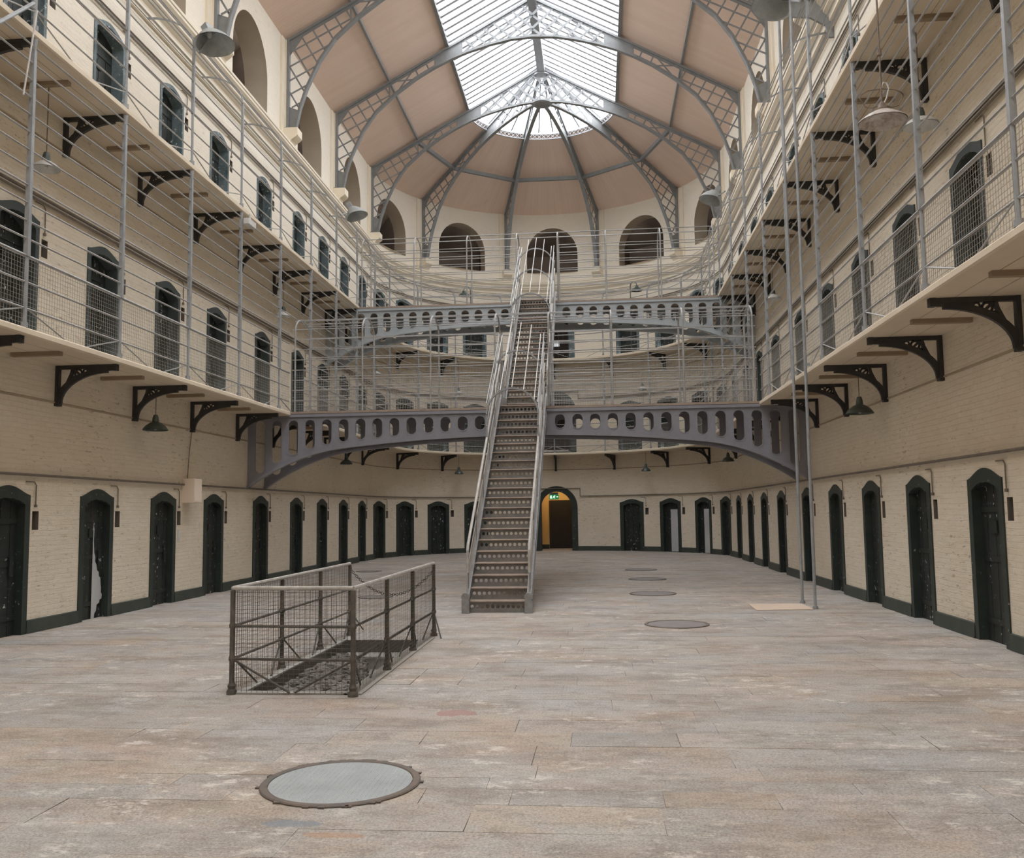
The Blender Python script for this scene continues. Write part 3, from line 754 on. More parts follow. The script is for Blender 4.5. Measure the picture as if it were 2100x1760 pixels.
# ------------------------------------------------------------------ the iron staircase, two flights
def flight(y0,z0,y1,z1,nr,label,hoopY,cagefrom):
    org=(SXC,y0,z0); T=thing('iron_staircase',label,'staircase',org)
    rise=(z1-z0)/nr; go=(y1-y0)/nr; sl=rise/go
    zs=lambda y: z0+(y-y0)*sl
    for k in range(nr):
        y=y0+go*k; zb=z0+rise*k; zt=zb+rise
        r=MB(); n=11; a=SX0+.05; b=SX1-.05; cw=(b-a)/n
        P=lambda x,yy,z,y=y:(x,y+yy,z)
        for i in range(n):
            c=(a+cw*(i+.5),zb+rise*.50); R=.030
            hole=[(c[0]+R*math.cos(2*PI*j/12+PI/12),c[1]+R*math.sin(2*PI*j/12+PI/12)) for j in range(12)]
            xa,xb=a+cw*i,a+cw*(i+1)
            r.cellplate([(xa,zb),(xb,zb),(xb,zt-.025),(xa,zt-.025)],c,hole,.012,P)
            r.torus((c[0],y-.007,c[1]),.037,.0045,(0,1,0),12,4)
        for i in range(n-1):
            for zz in (.17,.83):
                r.torus((a+cw*(i+1),y-.007,zb+rise*zz),.014,.004,(0,1,0),8,4)
        mesh('riser',r,STAIR,T,org)
        t=MB(); t.box((SX0+.04,y-.035,zt-.028),(SX1-.04,y+go+.01,zt)); t.tube([(SX0+.04,y-.035,zt-.014),(SX1-.04,y-.035,zt-.014)],.016,8)
        mesh('tread',t,TREAD,T,org)
    ys,ye=y0-.12,y1+.06
    for x,sg in ((SX0,-1),(SX1,1)):
        s=MB(); 
        s.hexa([(x-.02,ys,max(z0,zs(ys)-.06)),(x+.02,ys,max(z0,zs(ys)-.06)),(x+.02,ye,zs(ye)-.12),(x-.02,ye,zs(ye)-.12),(x-.02,ys,zs(ys)+.24),(x+.02,ys,zs(ys)+.24),(x+.02,ye,zs(ye)+.24),(x-.02,ye,zs(ye)+.24)])
        s.bar((x,ys,zs(ys)+.25),(x,ye,zs(ye)+.25),.085,.025,(0,0,1)); s.bar((x,ys+.1,max(z0+.012,zs(ys+.1)-.08)),(x,ye,zs(ye)-.12),.085,.025,(0,0,1))
        s.box((x-.065,ys-.05,z0),(x+.065,ys+.10,z0+.22))
        s.tube([(x,ys-.052,z0+.27),(x,ys+.09,z0+.27)],.072,12)
        mesh('stringer',s,STRING,T,org)
        # handrail with a bent lower end
        h=MB(); hh=.98; yb=y0+.15
        h.tube([(x,yb,zs(yb)+.55),(x,yb,zs(yb)+hh-.05),(x,yb+.06,zs(yb+.06)+hh),(x,ye,zs(ye)+hh)],.026,10)
        mesh('handrail',h,RAILW,T,org)
        for kk,hm in enumerate((.62,1.25,1.5,1.72)):
            m=MB(); ya=yb if kk==0 else cagefrom
            m.tube([(x,ya,zs(ya)+hm),(x,ye,zs(ye)+hm)],.0125,6); mesh('side_rail',m,RAIL,T,org)
        w=MB(); n=int((ye-ys)/.055)
        for i in range(n+1):
            y=ys+.05+(ye-ys-.05)*i/n; w.tube([(x,y,zs(y)+.26),(x,y,zs(y)+.60)],.003,3,False)
        for j in range(6): w.tube([(x,ys+.05,zs(ys+.05)+.28+.055*j),(x,ye,zs(ye)+.28+.055*j)],.003,3,False)
        mesh('wire_mesh_panel',w,MESHM,T,org)
        nb=max(2,int((ye-y0)/1.15))
        for i in range(nb+1):
            y=y0+.18+(ye-y0-.3)*i/nb; p=MB(); p.tube([(x,y,zs(y)+.20),(x,y,zs(y)+hh)],.016,6); mesh('baluster',p,STRING,T,org)
    R=(SX1-SX0)/2
    for y in hoopY:
        h=MB(); pts=[(SX0,zs(y)+.9),(SX0,zs(y)+2.0-R)]+[(SXC-R*math.cos(PI*i/20),zs(y)+2.0-R+R*math.sin(PI*i/20)) for i in range(1,20)]+[(SX1,zs(y)+2.0-R),(SX1,zs(y)+.9)]
        h.band(pts,.03,.06,lambda a,b,z,y=y:(a,y+b,z)); mesh('cage_hoop',h,STEEL,T,org)
    for an in (28,62,90,118,152):
        t=math.radians(an); x=SXC+(R-.015)*math.cos(t); dz=2.0-R+(R+.02)*math.sin(t)
        w=MB(); yy=hoopY[0]; w.tube([(x,yy-.04,zs(yy)+dz),(x,y1,zs(y1)+dz)],.012,6); mesh('cage_wire',w,RAILW,T,org)
flight(15.77,0,BR1[0],Z1,21,'lower flight of the iron staircase rising from the stone floor',(18.9,20.35),18.85)
flight(BR1[1]-.1,Z1,BR2[0],Z2-.06,20,'upper flight of the iron staircase linking the two footbridges',(24.55,25.9,27.2),24.5)

# ------------------------------------------------------------------ roof: trusses, ribs, purlins, skylight
ARC=[(0,17.08),(.7,17.04),(1.4,16.9),(2.1,16.7),(2.7,16.48),(3.25,16.22),(3.84,15.88),(4.54,15.38),(5.16,14.82),(5.6,14.2),(5.97,13.4),(6.15,12.85),(6.27,12.3)]
def arcz(u):
    for (a,za),(b,zb) in zip(ARC,ARC[1:]):
        if a<=u<=b: return za+(zb-za)*(u-a)/(b-a)
    return 12.3
def clip(p,d,poly):
    ts=[]
    for k in range(len(poly)):
        (x1,y1),(x2,y2)=poly[k],poly[(k+1)%len(poly)]; ex,ey=x2-x1,y2-y1; den=d[0]*ey-d[1]*ex
        if abs(den)<1e-9: continue
        t=((x1-p[0])*ey-(y1-p[1])*ex)/den; u=((x1-p[0])*d[1]-(y1-p[1])*d[0])/den
        if 0<=u<1: ts.append(t)
    ts.sort(); return [(ts[i],ts[i+1]) for i in range(0,len(ts)-1,2)]
def lattice(mb,poly,ang,sp,w,th,P,y):
    a=math.radians(ang); d=(math.cos(a),math.sin(a)); nrm=(-d[1],d[0])
    ds=[p[0]*nrm[0]+p[1]*nrm[1] for p in poly]; k=math.ceil(min(ds)/sp)
    while k*sp<max(ds):
        p=(nrm[0]*k*sp,nrm[1]*k*sp)
        for t0,t1 in clip(p,d,poly):
            if t1-t0>.08: mb.band([(p[0]+d[0]*t0,p[1]+d[1]*t0),(p[0]+d[0]*t1,p[1]+d[1]*t1)],w,th,lambda x,yy,z:P(x,y+yy,z))
        k+=1
zt_=lambda u: zr(u)-.13
def half_truss(T,sg,umin):
    P=lambda u,y,z:(sg*u,y,z)
    m=MB(); m.band([(umin,zt_(umin)),(6.54,zt_(6.54))],.07,.13,P); m.band([(umin,zt_(umin)-.06),(6.5,zt_(6.5)-.06)],.10,.025,P); mesh('top_chord',m,TRUSS,T)
    m=MB(); m.band([(6.5,14.9),(6.5,12.3)],.07,.13,P); mesh('wall_leg',m,TRUSS,T)
    pts=[(u,z) for u,z in ARC if u>umin+.01]; pts=[(umin,arcz(umin))]+pts
    m=MB(); m.band(pts,.035,.15,P); m.band([(u*1.004,z+.05) for u,z in pts],.08,.025,P); mesh('bottom_chord',m,TRUSS,T)
    m=MB(); m.prism([(2.30,zt_(2.30)),(2.30,arcz(2.30)),(2.7,arcz(2.7)),(3.25,arcz(3.25)),(3.25,zt_(3.25))],.02,P); mesh('gusset_plate',m,TRUSS,T)
    m=MB(); m.prism([(6.52,12.3),(6.27,12.3),(6.15,12.80),(6.52,12.95)],.02,P); m.box((sg*6.2 if sg>0 else -6.56,-.13,12.27),(6.56 if sg>0 else -6.2,.13,12.305)); mesh('foot_plate',m,TRUSS,T)
    m=MB(); m.prism([(6.5,14.35),(6.5,zt_(6.5)),(5.95,zt_(5.95))],.02,P); mesh('corner_plate',m,TRUSS,T)
    m=MB()
    top=[(4.75,zt_(4.75)),(5.95,zt_(5.95)),(6.5,14.35),(6.5,12.95),(6.15,12.80)]
    poly=top+[(u,z) for u,z in reversed(ARC) if 4.75<u<6.15]+[(4.75,arcz(4.75))]
    lattice(m,poly,-27,.36,.045,.012,P,-.02); lattice(m,poly,60,.36,.045,.012,P,.02); mesh('haunch_lattice',m,TRUSS,T); m=MB()
    for u0,u1 in ((3.25,3.55),(3.55,3.9)):
        m.band([(u1,zt_(u1)),(u1-.15,arcz(u1-.15))],.05,.012,P)
    m.band([(3.9,zt_(3.9)),(4.6,arcz(4.6))],.045,.012,lambda x,yy,z:P(x,yy+.015,z)); m.band([(4.7,zt_(4.7)),(3.85,arcz(3.85))],.045,.012,lambda x,yy,z:P(x,yy-.015,z)); m.band([(4.75,zt_(4.75)),(4.72,arcz(4.72))],.05,.012,P)
    mesh('lattice_strut',m,TRUSS,T); m=MB()
    if umin<2.2:
        poly=[(umin,zt_(umin)),(2.30,zt_(2.30))]+[(u,z) for u,z in reversed(ARC) if umin<u<2.3]+[(umin,arcz(umin))]
        poly.insert(2,(2.30,arcz(2.30)))
        lattice(m,poly,42,.34,.075,.014,P,-.02); lattice(m,poly,-42,.34,.075,.014,P,.02)
    mesh('crown_lattice',m,TRUSS,T)
tr=thing('roof_truss','x','roof truss',(X0,trussY[0],0),(0,0,0),'arched lattice roof trusses')
half_truss(tr,1,0.0); half_truss(tr,-1,0.0)
TL=['nearest arched grey lattice roof truss, only its feet in view','second arched grey lattice roof truss from the camera','third arched grey lattice roof truss, crossing the skylight','farthest arched grey lattice roof truss, where the ribs meet']
tr['label']=TL[0]
for i in (1,2,3): dup(tr,(X0,trussY[i],0),(0,0,0),TL[i])
rb=thing('roof_rib','x','roof rib',(X0,YC,0),(0,0,0),'radiating ribs of the half-round roof')
half_truss(rb,1,.45)
for i,a in enumerate((144,108,72,36)):
    lab='grey lattice rib of the rounded roof end, %s from the left'%ORD[i]
    if i==0: rb.rotation_euler=(0,0,math.radians(a)); rb['label']=lab
    else: dup(rb,(X0,YC,0),(0,0,math.radians(a)),lab)
m=MB(); m.lathe([(0,-.06),(.28,-.06),(.38,-.02),(.38,.03),(.2,.06),(0,.07)],24,(X0,YC+.10,17.06)); o=mesh('roof_boss',m,TRUSS,None,(X0,YC+.12,17.06)); tag(o,'round grey boss where the roof ribs meet below the skylight','roof boss')
# purlins
for sg,nm in ((-1,'left'),(1,'right')):
    m=MB(); m.bar((X0+sg*4.75,YS,zr(4.75)-.05),(X0+sg*4.75,YC,zr(4.75)-.05),.07,.10); o=mesh('roof_purlin',m,TRUSS,None,(X0+sg*4.75,YC,zr(4.75))); tag(o,'straight grey purlin along the %s roof slope'%nm,'purlin')
for i in range(5):
    a0,a1=math.radians(180-36*i),math.radians(144-36*i); m=MB()
    p=[(X0+4.72*math.cos(a),YC+4.72*math.sin(a),zr(4.75)-.18) for a in (a0,a1)]
    m.bar(p[0],p[1],.12,.14); o=mesh('roof_purlin',m,TRUSS,None,p[0]); tag(o,'short grey purlin between ribs of the rounded roof end, %s from the left'%ORD[i],'purlin')
m=MB(); m.box((X0-.14,YS,18.16),(X0+.14,YC,18.40))
o=mesh('ridge_beam',m,TRUSS,None,(X0,YC,18.2)); tag(o,'dark grey ridge beam along the top of the skylight','beam')
m=MB(); m.lathe([(0,-.05),(.30,0),(.30,.05),(0,.06)],18,(X0,YC+.05,18.12)); o=mesh('ridge_rosette',m,TRUSS,None,(X0,YC+.05,18.12)); tag(o,'round grey rosette at the end of the ridge beam','rosette')
# skylight: kerb + bars + glass
m=MB()
for sg in (-1,1): m.bar((X0+sg*2.8,YS,zr(2.8)-.02),(X0+sg*2.8,YC,zr(2.8)-.02),.10,.16)
wn+=1; SKY=struct(mesh('window_%d'%wn,m,TRUSS))
m=MB(); y=YS+.2
while y<YC-.05:
    for sg in (-1,1): m.bar((X0+sg*2.8,y,zr(2.8)+.03),(X0+sg*.05,y,zr(0)-.02),.12,.05)
    y+=.385
mesh('glazing_bars',m,SKYM,SKY)
m=MB()
for i in range(1,15):
    a=PI*i/15; m.bar((X0+2.75*math.cos(a),YC+2.75*math.sin(a),zr(2.75)+.03),(X0+.1*math.cos(a),YC+.1*math.sin(a),zr(0)-.02),.05,.05)
mesh('radial_glazing_bars',m,TRUSS,SKY)
m=MB()
for i in range(48):
    a0,a1=PI*i/48,PI*(i+1)/48; q=lambda a,r,z:(X0+r*math.cos(a),YC+r*math.sin(a),z)
    for z in (16.80,17.0): m.bar(q(a0,2.8,z),q(a1,2.8,z),.05,.035)
    m.bar(q(a0,2.79,16.81),q(a1,2.79,16.99),.02,.02); m.bar(q(a0,2.79,16.99),q(a1,2.79,16.81),.02,.02)
r_=mesh('lattice_ring',m,SKYM,SKY)
m=MB()
for sg in (-1,1): m.quad((X0+sg*2.8,YS,zr(2.8)+.07),(X0+sg*2.8,YC,zr(2.8)+.07),(X0,YC,zr(0)+.05),(X0,YS,zr(0)+.05))
for i in range(30):
    a0,a1=PI*i/30,PI*(i+1)/30; m.add([(X0+2.8*math.cos(a0),YC+2.8*math.sin(a0),zr(2.8)+.07),(X0+2.8*math.cos(a1),YC+2.8*math.sin(a1),zr(2.8)+.07),(X0,YC,zr(0)+.05)],[(0,1,2)])
mesh('glass_pane',m,GLASS,SKY)
# pilasters and corbels that carry the trusses
def pilaster(s):
    global tn
    tn+=1; m=MB()
    strip(m,s-.30,s+.30,[(0,11.85),(-.06,11.85),(-.06,14.86),(0,14.86)])
    strip(m,s-.09,s+.09,[(-.06,11.85),(-.10,11.85),(-.10,14.84),(-.06,14.84)])
    p=struct(mesh('trim_%d'%tn,m,PILAST,None,M(s,0,11.85)))
    c=MB(); strip(c,s-.20,s+.20,[(0,11.80),(-.22,11.80),(-.30,11.92),(-.42,12.0),(-.47,12.05),(-.47,12.26),(0,12.26)])
    mesh('corbel',c,PILAST,p,M(s,0,11.85))
for y in trussY: pilaster(sL(y)); pilaster(sR(y))
for a in (144,108,72,36): pilaster(sA(a))

# ------------------------------------------------------------------ wall conduits
def conduit(side,z,lv,label,r=.022,two=False):
    if side=='left': s0,s1=sL(7),0.0
    elif side=='right': s0,s1=L,sR(7)
    else: s0,s1=0.0,L
    mid=M((s0+s1)/2,0,z); T=thing('wall_conduit',label,'pipe',mid)
    m=MB(); d=-.045
    if side=='back':
        m.tube(path(s0,sA(98),d,z)+path(sA(98),sA(81),d,z+.34)+path(sA(81),s1,d,z),r,6)
    else: m.tube(path(s0,s1,d,z),r,6)
    if two:
        if side=='back': m.tube(path(s0,sA(98),d,z-.07)+path(sA(98),sA(81),d,z+.26)+path(sA(81),s1,d,z-.07),r*.7,6)
        else: m.tube(path(s0,s1,d,z-.07),r*.7,6)
    mesh('pipe',m,PIPE,T,mid)
    zb=(0,Z1,Z2)[lv]
    for s in DS:
        if s0<s<s1:
            c=s+outw(s)+.13; q=MB(); q.tube([M(c-.25,-.02,z-.1),M(c-.05,-.02,z-.1),M(c,-.02,z-.15),M(c,-.02,zb+1.86)],.009,5); q.tube([M(c,-.02,zb+1.86),M(c,-.02,zb+1.90)],.022,6)
            mesh('dropper',q,PIPE,T,mid)
SN={'left':'left wall','right':'right wall','back':'curved end wall'}
for sd in ('left','back','right'):
    conduit(sd,2.34,0,'brown conduit running above the ground floor cell doors of the %s'%SN[sd])
    conduit(sd,Z1+2.42,1,'brown conduit pair above the middle storey cell doors of the %s'%SN[sd],.026,True)
    conduit(sd,Z2+2.38,2,'brown conduit pair above the top storey cell doors of the %s'%SN[sd],.02,True)
o=M(sL(18.42),-.002,2.0); m=MB(); m.box((o.x,18.06,1.97),(o.x+.26,18.42,2.46)); m.box((o.x+.26,18.075,1.985),(o.x+.268,18.405,2.445))
tag(mesh('junction_box',m,BOXM,None,(o.x,18.24,1.97)),'plain cream box fixed to the left wall between the third and fourth doors','box')
m=MB(); m.tube([(o.x+.03,18.24,2.46),(o.x+.03,18.30,3.0),(o.x+.03,18.42,3.52)],.009,5); tag(mesh('cable',m,PIPE,None,(o.x+.03,18.24,2.46)),'thin cable dropping down the left wall to the cream box','cable')

m=MB(); q=sL(17.27)+.515+.16; m.hexa([M(q-.05,-.012,1.20),M(q+.03,-.012,1.20),M(q+.03,0,1.20),M(q-.05,0,1.20),M(q-.05,-.012,1.43),M(q+.03,-.012,1.43),M(q+.03,0,1.43),M(q-.05,0,1.43)])
tag(mesh('wall_notice',m,LAMPW,None,M(q,0,1.2)),'small blank white plate below the bell niche of the third left door','notice')
m=MB(); m.tube([(-7.31,11.07,8.44),(-7.22,10.71,7.1)],.012,6); tag(mesh('hanging_rod',m,RAILW,None,(-7.28,10.95,9.02)),'thin loose rod hanging from the upper gallery rail at the top left','rod')
m=MB(); m.tube([(-7.32,11.0,8.50),(-7.0,9.86,7.58)],.026,8); tag(mesh('stay_pipe',m,STEEL,None,(-7.32,11.0,8.5)),'dark grey stay pipe crossing the top left corner below the upper gallery','pipe')
m=MB(); m.box((-7.36,18.40,7.86),(-7.24,18.80,7.98)); m.tube([(-7.3,18.6,7.98),(-7.3,18.6,8.12)],.02,6); tag(mesh('sensor_box',m,LAMPW,None,(-7.3,18.7,8.14)),'small white sensor box on the edge of the left upper gallery','sensor')
# ------------------------------------------------------------------ lamps
def pendant(x,y,zrim,ztop,style,label,diam,group):
    T=thing('pendant_lamp',label,'lamp',(x,y,zrim),(0,0,0),group); R=diam/2
    cap,shade=(LAMPD,LAMPD) if style=='dark' else (LAMPD,LAMPW)
    m=MB(); hs=.15 if style=='dark' else .12
    prof=[(R,0),(R*.96,.02),(R*.75,hs*.55),(R*.45,hs*.88),(.06,hs)]
    m.lathe(prof,24); m.lathe([(r*.97,z-.006) for r,z in prof],24); s=mesh('lamp_shade',m,shade,T,sm=True)
    m=MB(); m.lathe([(.062,hs-.01),(.055,hs+.07),(.038,hs+.13),(.012,hs+.14)],12); mesh('lamp_cap',m,cap,T,sm=True)
    m=MB(); m.tube([(0,0,hs+.13),(0,0,ztop-zrim)],.008,5); mesh('cable',m,PIPE,T)
    m=MB(); m.lathe([(0,.0),(.03,.015),(.035,.05),(.02,.09),(.012,hs)],10); mesh('bulb',m,LAMPW,T,sm=True)
GP='pendant lamps under the galleries'
pendant(-8.08,16.03+.12,3.28,Z1B,'dark','dark green pendant lamp hanging below the lower gallery on the left wall',.46,GP)
pendant(4.43,15.80+.12,3.28,Z1B,'dark','dark green pendant lamp hanging below the lower gallery on the right wall',.46,GP)
pendant(-8.05,28.94,3.3,Z1B,'dark','dark pendant lamp below the lower gallery, seen under the left end of the lower footbridge',.42,GP)
pendant(-5.74,37.8,3.3,Z1B,'dark','dark pendant lamp on the curved end wall just left of the staircase',.38,GP)
pendant(1.97,37.95,3.3,Z1B,'dark','dark pendant lamp on the curved end wall right of the lit archway',.38,GP)
pendant(4.36,31.3,3.3,Z1B,'dark','dark pendant lamp below the lower gallery, seen under the right end of the lower footbridge',.42,GP)
pendant(-8.03,12.5,6.84,Z2B,'white','white pendant lamp hanging below the upper gallery nearest the camera on the left',.40,GP)
pendant(4.43,12.42,6.80,Z2B,'white','white pendant lamp below the upper gallery on the right, behind the rusty lamp',.46,GP)
pendant(4.43,22.95,6.88,Z2B,'white','white pendant lamp below the upper gallery on the right wall near the bridge end',.42,GP)
pendant(-8.0,22.75,6.81,Z2B,'white','white pendant lamp below the upper gallery on the left wall near the bridge end',.42,GP)
pendant(-8.0,32.7,6.78,Z2B,'white','white pendant lamp below the upper gallery where the left wall starts to curve',.42,GP)
pendant(-5.72,37.8,6.65,Z2B,'white','white pendant lamp below the upper gallery on the end wall, left of the stair',.38,GP)
pendant(1.88,37.5,6.60,Z2B,'white','white pendant lamp below the upper gallery on the end wall, right of the stair',.38,GP)
# swan-neck lamps on the upper railing
for (x,y,lab) in ((-5.40,37.35,'swan neck lamp with green shade on the upper gallery railing, left of the stair'),(1.76,37.5,'swan neck lamp with green shade on the upper gallery railing, right of the stair')):
    T=thing('swan_neck_lamp',lab,'lamp',(x,y,10.70),(0,0,0),'swan neck lamps on the upper gallery'); sg=1 if x<-3 else -1
    sg=-1 if x>-3 else 1
    c=Vector((X0-x,YC-y,0)).normalized(); q=Vector((-c.y,c.x,0))*sg
    m=MB(); e=q*.34
    pts=[e+Vector((0,0,-2.45)),e+Vector((0,0,.22))]+[e*.5+e*.5*math.cos(PI*i/10)+Vector((0,0,.22+.20*math.sin(PI*i/10))) for i in range(1,11)]+[Vector((0,0,.16))]
    m.tube(pts,.018,8); mesh('neck_pipe',m,LAMPD,T)
    m=MB(); prof=[(.24,0),(.20,.06),(.075,.14),(.055,.21),(.02,.22)]; m.lathe(prof,20); mesh('lamp_shade',m,LAMPD,T,sm=True)
    m=MB(); m.lathe([(0,-.02),(.05,0),(.04,.06)],10); mesh('bulb',m,LAMPW,T,sm=True)
# big tilted floodlights on the posts
def flood(x,y,z,face,label,R=.36,base=None):
    T=thing('floodlight',label,'floodlight',(x,y,z),(0,0,0),'grey floodlights on the railing posts')
    f=Vector(face).normalized(); a=f.cross(Vector((0,0,1))).normalized(); b=a.cross(f).normalized()
    m=MB(); n=24; rows=[(.10,0),(.17,.05),(.26,.16),(.33,.28),(R,.40)]
    vs=[];fs=[]
    for side in (1,.97):
        off=len(vs)
        for k,(r,d) in enumerate(rows):
            for i in range(n):
                t=2*PI*i/n; skew=(.16*(1-math.sin(t)) if k==len(rows)-1 else 0)
                vs.append(f*(d-.18-skew*.6)+(a*math.cos(t)*1.12+b*math.sin(t)*.92)*r*side)
        for k in range(len(rows)-1):
            for i in range(n): fs.append((off+k*n+i,off+k*n+(i+1)%n,off+(k+1)*n+(i+1)%n,off+(k+1)*n+i))
        fs.append(tuple(off+i for i in range(n)))
    m.add(vs,fs); mesh('lamp_shade',m,LAMPG,T,sm=True)
    m=MB(); c=-f*.26; m.bar(c-f*.10,c+f*.10,.16,.14); mesh('gear_box',m,STEEL,T)
    m=MB(); bz=(base if base else (x,y,z-.5)); bz=Vector(bz)-Vector((x,y,z)); m.tube([c+Vector((0,0,-.05)),c+Vector((0,0,-.2)),bz],.02,8); mesh('mounting_arm',m,STEEL,T)
    m=MB(); q_=-f*.17; m.lathe([(0,.04),(.045,.03),(.05,-.04),(.025,-.09),(0,-.095)],12,tuple(q_)); mesh('lamp_bulb',m,LAMPW,T,sm=True)
flood(-7.08,16.05,10.66,(.42,-.18,-.85),'large grey floodlight on the left railing, nearest the camera',.37,(-7.31,16.02,10.4))
flood(-7.12,26.4,10.72,(.50,.0,-.80),'large grey floodlight on the left railing, farther along, before the upper footbridge',.36,(-7.31,25.6,10.4))
flood(3.52,26.6,10.80,(-.52,-.08,-.80),'large grey floodlight on the right railing, near the upper footbridge',.36,(3.69,25.3,10.5))
flood(3.45,16.5,10.98,(-.45,-.15,-.75),'large grey floodlight cut by the top edge of the picture, right side',.40,(3.69,15.7,10.5))
# rusty ornate pendant on the right
T=thing('ornate_pendant_lamp','rusty white wide shade lamp with curled iron arms in front of the right railing','lamp',(3.58,11.3,6.42))
m=MB(); prof=[(.29,0),(.285,.012),(.20,.075),(.11,.125),(.07,.14)]; m.lathe(prof,28); m.lathe([(r*.97,z-.006) for r,z in prof],28); mesh('lamp_shade',m,RUSTW,T,sm=True)
m=MB(); m.lathe([(.09,.135),(.09,.155),(.05,.18),(.03,.24),(.015,.26)],14); mesh('lamp_cap',m,RUST,T,sm=True)
m=MB(); m.tube([(0,0,.25),(0,0,1.70)],.012,6); m.tube([(0,0,1.69),(.12,0,1.69)],.014,6); m.tube([(0,0,.85),(0,0,.93)],.03,8); mesh('stem',m,RUST,T)
for sg in (-1,1):
    m=MB(); pts=[(0,0,.42)]+[(sg*(.12+.12*math.sin(t*PI/12)+.02*t/6),0,.42-.03*t/2) for t in range(1,9)]+[(sg*.20,0,.20),(sg*.12,0,.18),(sg*.06,0,.20)]
    m.tube(pts,.008,5); mesh('curled_arm',m,RUST,T)
m=MB(); m.tube([(0,0,.42),(.03,0,.50),(.07,0,.49),(.09,0,.42),(.06,0,.30),(.03,0,.24)],.010,5); w=mesh('lead_wire',m,LAMPW,T); w['label']='white lead wire'

# ------------------------------------------------------------------ hoist bracket and its two long pipes at the right
T=thing('hoist_bracket','heavy grey iron hoist bracket on the right wall with a spoked wheel','hoist',(4.82,17.9,11.3))
hb=lambda x,y,z:(x,y,z)
m=MB(); P=lambda x,y,z:(-x,y,z)
m.prism([(0,.42),(0,-.35),(.10,-.35),(.16,-.1),(.45,.08),(.9,.12),(1.15,.15),(1.45,.32),(1.62,.52),(1.5,.55),(1.2,.44)],.06,P); mesh('bracket_plate',m,TRUSS,T)
m=MB(); m.band([(0,.44),(1.2,.46),(1.62,.56)],.05,.16,P); mesh('bracket_flange',m,TRUSS,T)
m=MB(); m.torus((-1.5,0,.74),.22,.028,(0,1,0),28,8)
for i in range(3):
    t=PI*i/3+.3; m.tube([(-1.5-.21*math.cos(t),0,.74-.21*math.sin(t)),(-1.5+.21*math.cos(t),0,.74+.21*math.sin(t))],.018,6)
m.tube([(-1.5,-.07,.74),(-1.5,.07,.74)],.04,10); mesh('pulley_wheel',m,STEEL,T)
for i,(y,lab) in enumerate(((17.16,'tall grey pipe from floor to hoist, the farther of two beside the beige patch'),(16.17,'tall grey pipe from floor to hoist, the nearer of two beside the beige patch'))):
    T=thing('standing_pipe',lab,'pipe',(3.62,y,0)); m=MB(); m.tube([(0,0,0),(0,0,11.35)],.027,8); mesh('shaft',m,STEEL,T)
    m=MB(); m.lathe([(0,.06),(.04,.05),(.05,0)],10); mesh('foot',m,STEEL,T)
    m=MB()
    for z in (Z1-.02,Z2-.02): m.box((.0,-.02,z),(.08,.02,z+.04))
    mesh('clamp',m,STEEL,T)

# ------------------------------------------------------------------ basement stair and its cage
T=thing('basement_stairs','sunken stone stair descending inside the wire mesh railing','stairs',((PX0+PX1)/2,PY0,0)); org=((PX0+PX1)/2,PY0,0)
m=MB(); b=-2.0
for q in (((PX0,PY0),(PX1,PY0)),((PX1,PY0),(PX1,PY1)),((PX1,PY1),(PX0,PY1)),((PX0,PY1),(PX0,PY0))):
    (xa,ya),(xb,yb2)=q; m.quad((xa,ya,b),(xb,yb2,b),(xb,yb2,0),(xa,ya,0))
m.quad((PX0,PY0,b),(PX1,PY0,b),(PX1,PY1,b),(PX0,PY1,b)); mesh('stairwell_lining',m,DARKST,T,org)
for k in range(8):
    y1=PY1-.36*k; z=-.165*(k+1); m=MB(); m.box((PX0+.005,y1-.36,max(b,z-.4)),(PX1-.005,y1-.002,z-.03)); m.box((PX0+.005,y1-.38,z-.03),(PX1-.005,y1-.002,z)); mesh('step',m,STONE,T,org)
m=MB(); m.box((PX0-.10,PY0-.10,0),(PX0,PY1,.015)); m.box((PX0,PY0-.10,0),(PX1+.08,PY0,.015)); m.box((PX1,PY0-.10,0),(PX1+.17,PY1+.2,.012)); mesh('kerb',m,STONE,T,org)
m=MB()
def lump(c,r):
    vs=[];n=6
    for i in range(1,4):
        for k in range(n):
            t=PI*i/4; p=2*PI*k/n+i; rr=r*random.uniform(.7,1.25); vs.append((c[0]+rr*math.sin(t)*math.cos(p),c[1]+rr*math.sin(t)*math.sin(p),c[2]+rr*.8*math.cos(t)))
    vs+=[(c[0],c[1],c[2]+r*.7),(c[0],c[1],c[2]-r*.7)]
    fs=[(i*n+k,i*n+(k+1)%n,(i+1)*n+(k+1)%n,(i+1)*n+k) for i in range(2) for k in range(n)]+[(k,(k+1)%n,3*n) for k in range(n)]+[(2*n+k,2*n+(k+1)%n,3*n+1) for k in range(n)]
    m.add(vs,fs)
XR=lambda y: PX1-.06 if y<9.5 else PX1-.06-.52*(y-9.5)/2.3
for i in range(1500):
    y=PY0+.05+3.0*random.random(); x=random.uniform(PX0+.04,XR(y)); e=(XR(y)-x)
    lump((x,y,-.10-.10*math.exp(-e/.12)-abs(random.gauss(0,.045))),random.uniform(.02,.055))
pl=[(PX0+.02,y,XR(y)) for y in (PY0+.02,9.5,10.6,11.8)]
for (xa,ya,xb),(xc,yc,xd) in zip(pl,pl[1:]): m.quad((xa,ya,-.17),(xb-.03,ya,-.22),(xd-.03,yc,-.22),(xc,yc,-.17)); m.quad((xb-.03,ya,-.22),(xd-.03,yc,-.22),(xd,yc,-.9),(xb,ya,-.9))
m.quad((pl[-1][0],11.8,-.17),(pl[-1][2]-.03,11.8,-.22),(pl[-1][2],11.8,-.9),(pl[-1][0],11.8,-.9))
o=mesh('rubble_heap',m,RUBBLE,None,((PX0+PX1)/2,PY0+1,-1.0)); o['kind']='stuff'; tag(o,'heap of grey broken rubble at the near end of the sunken stair','rubble')
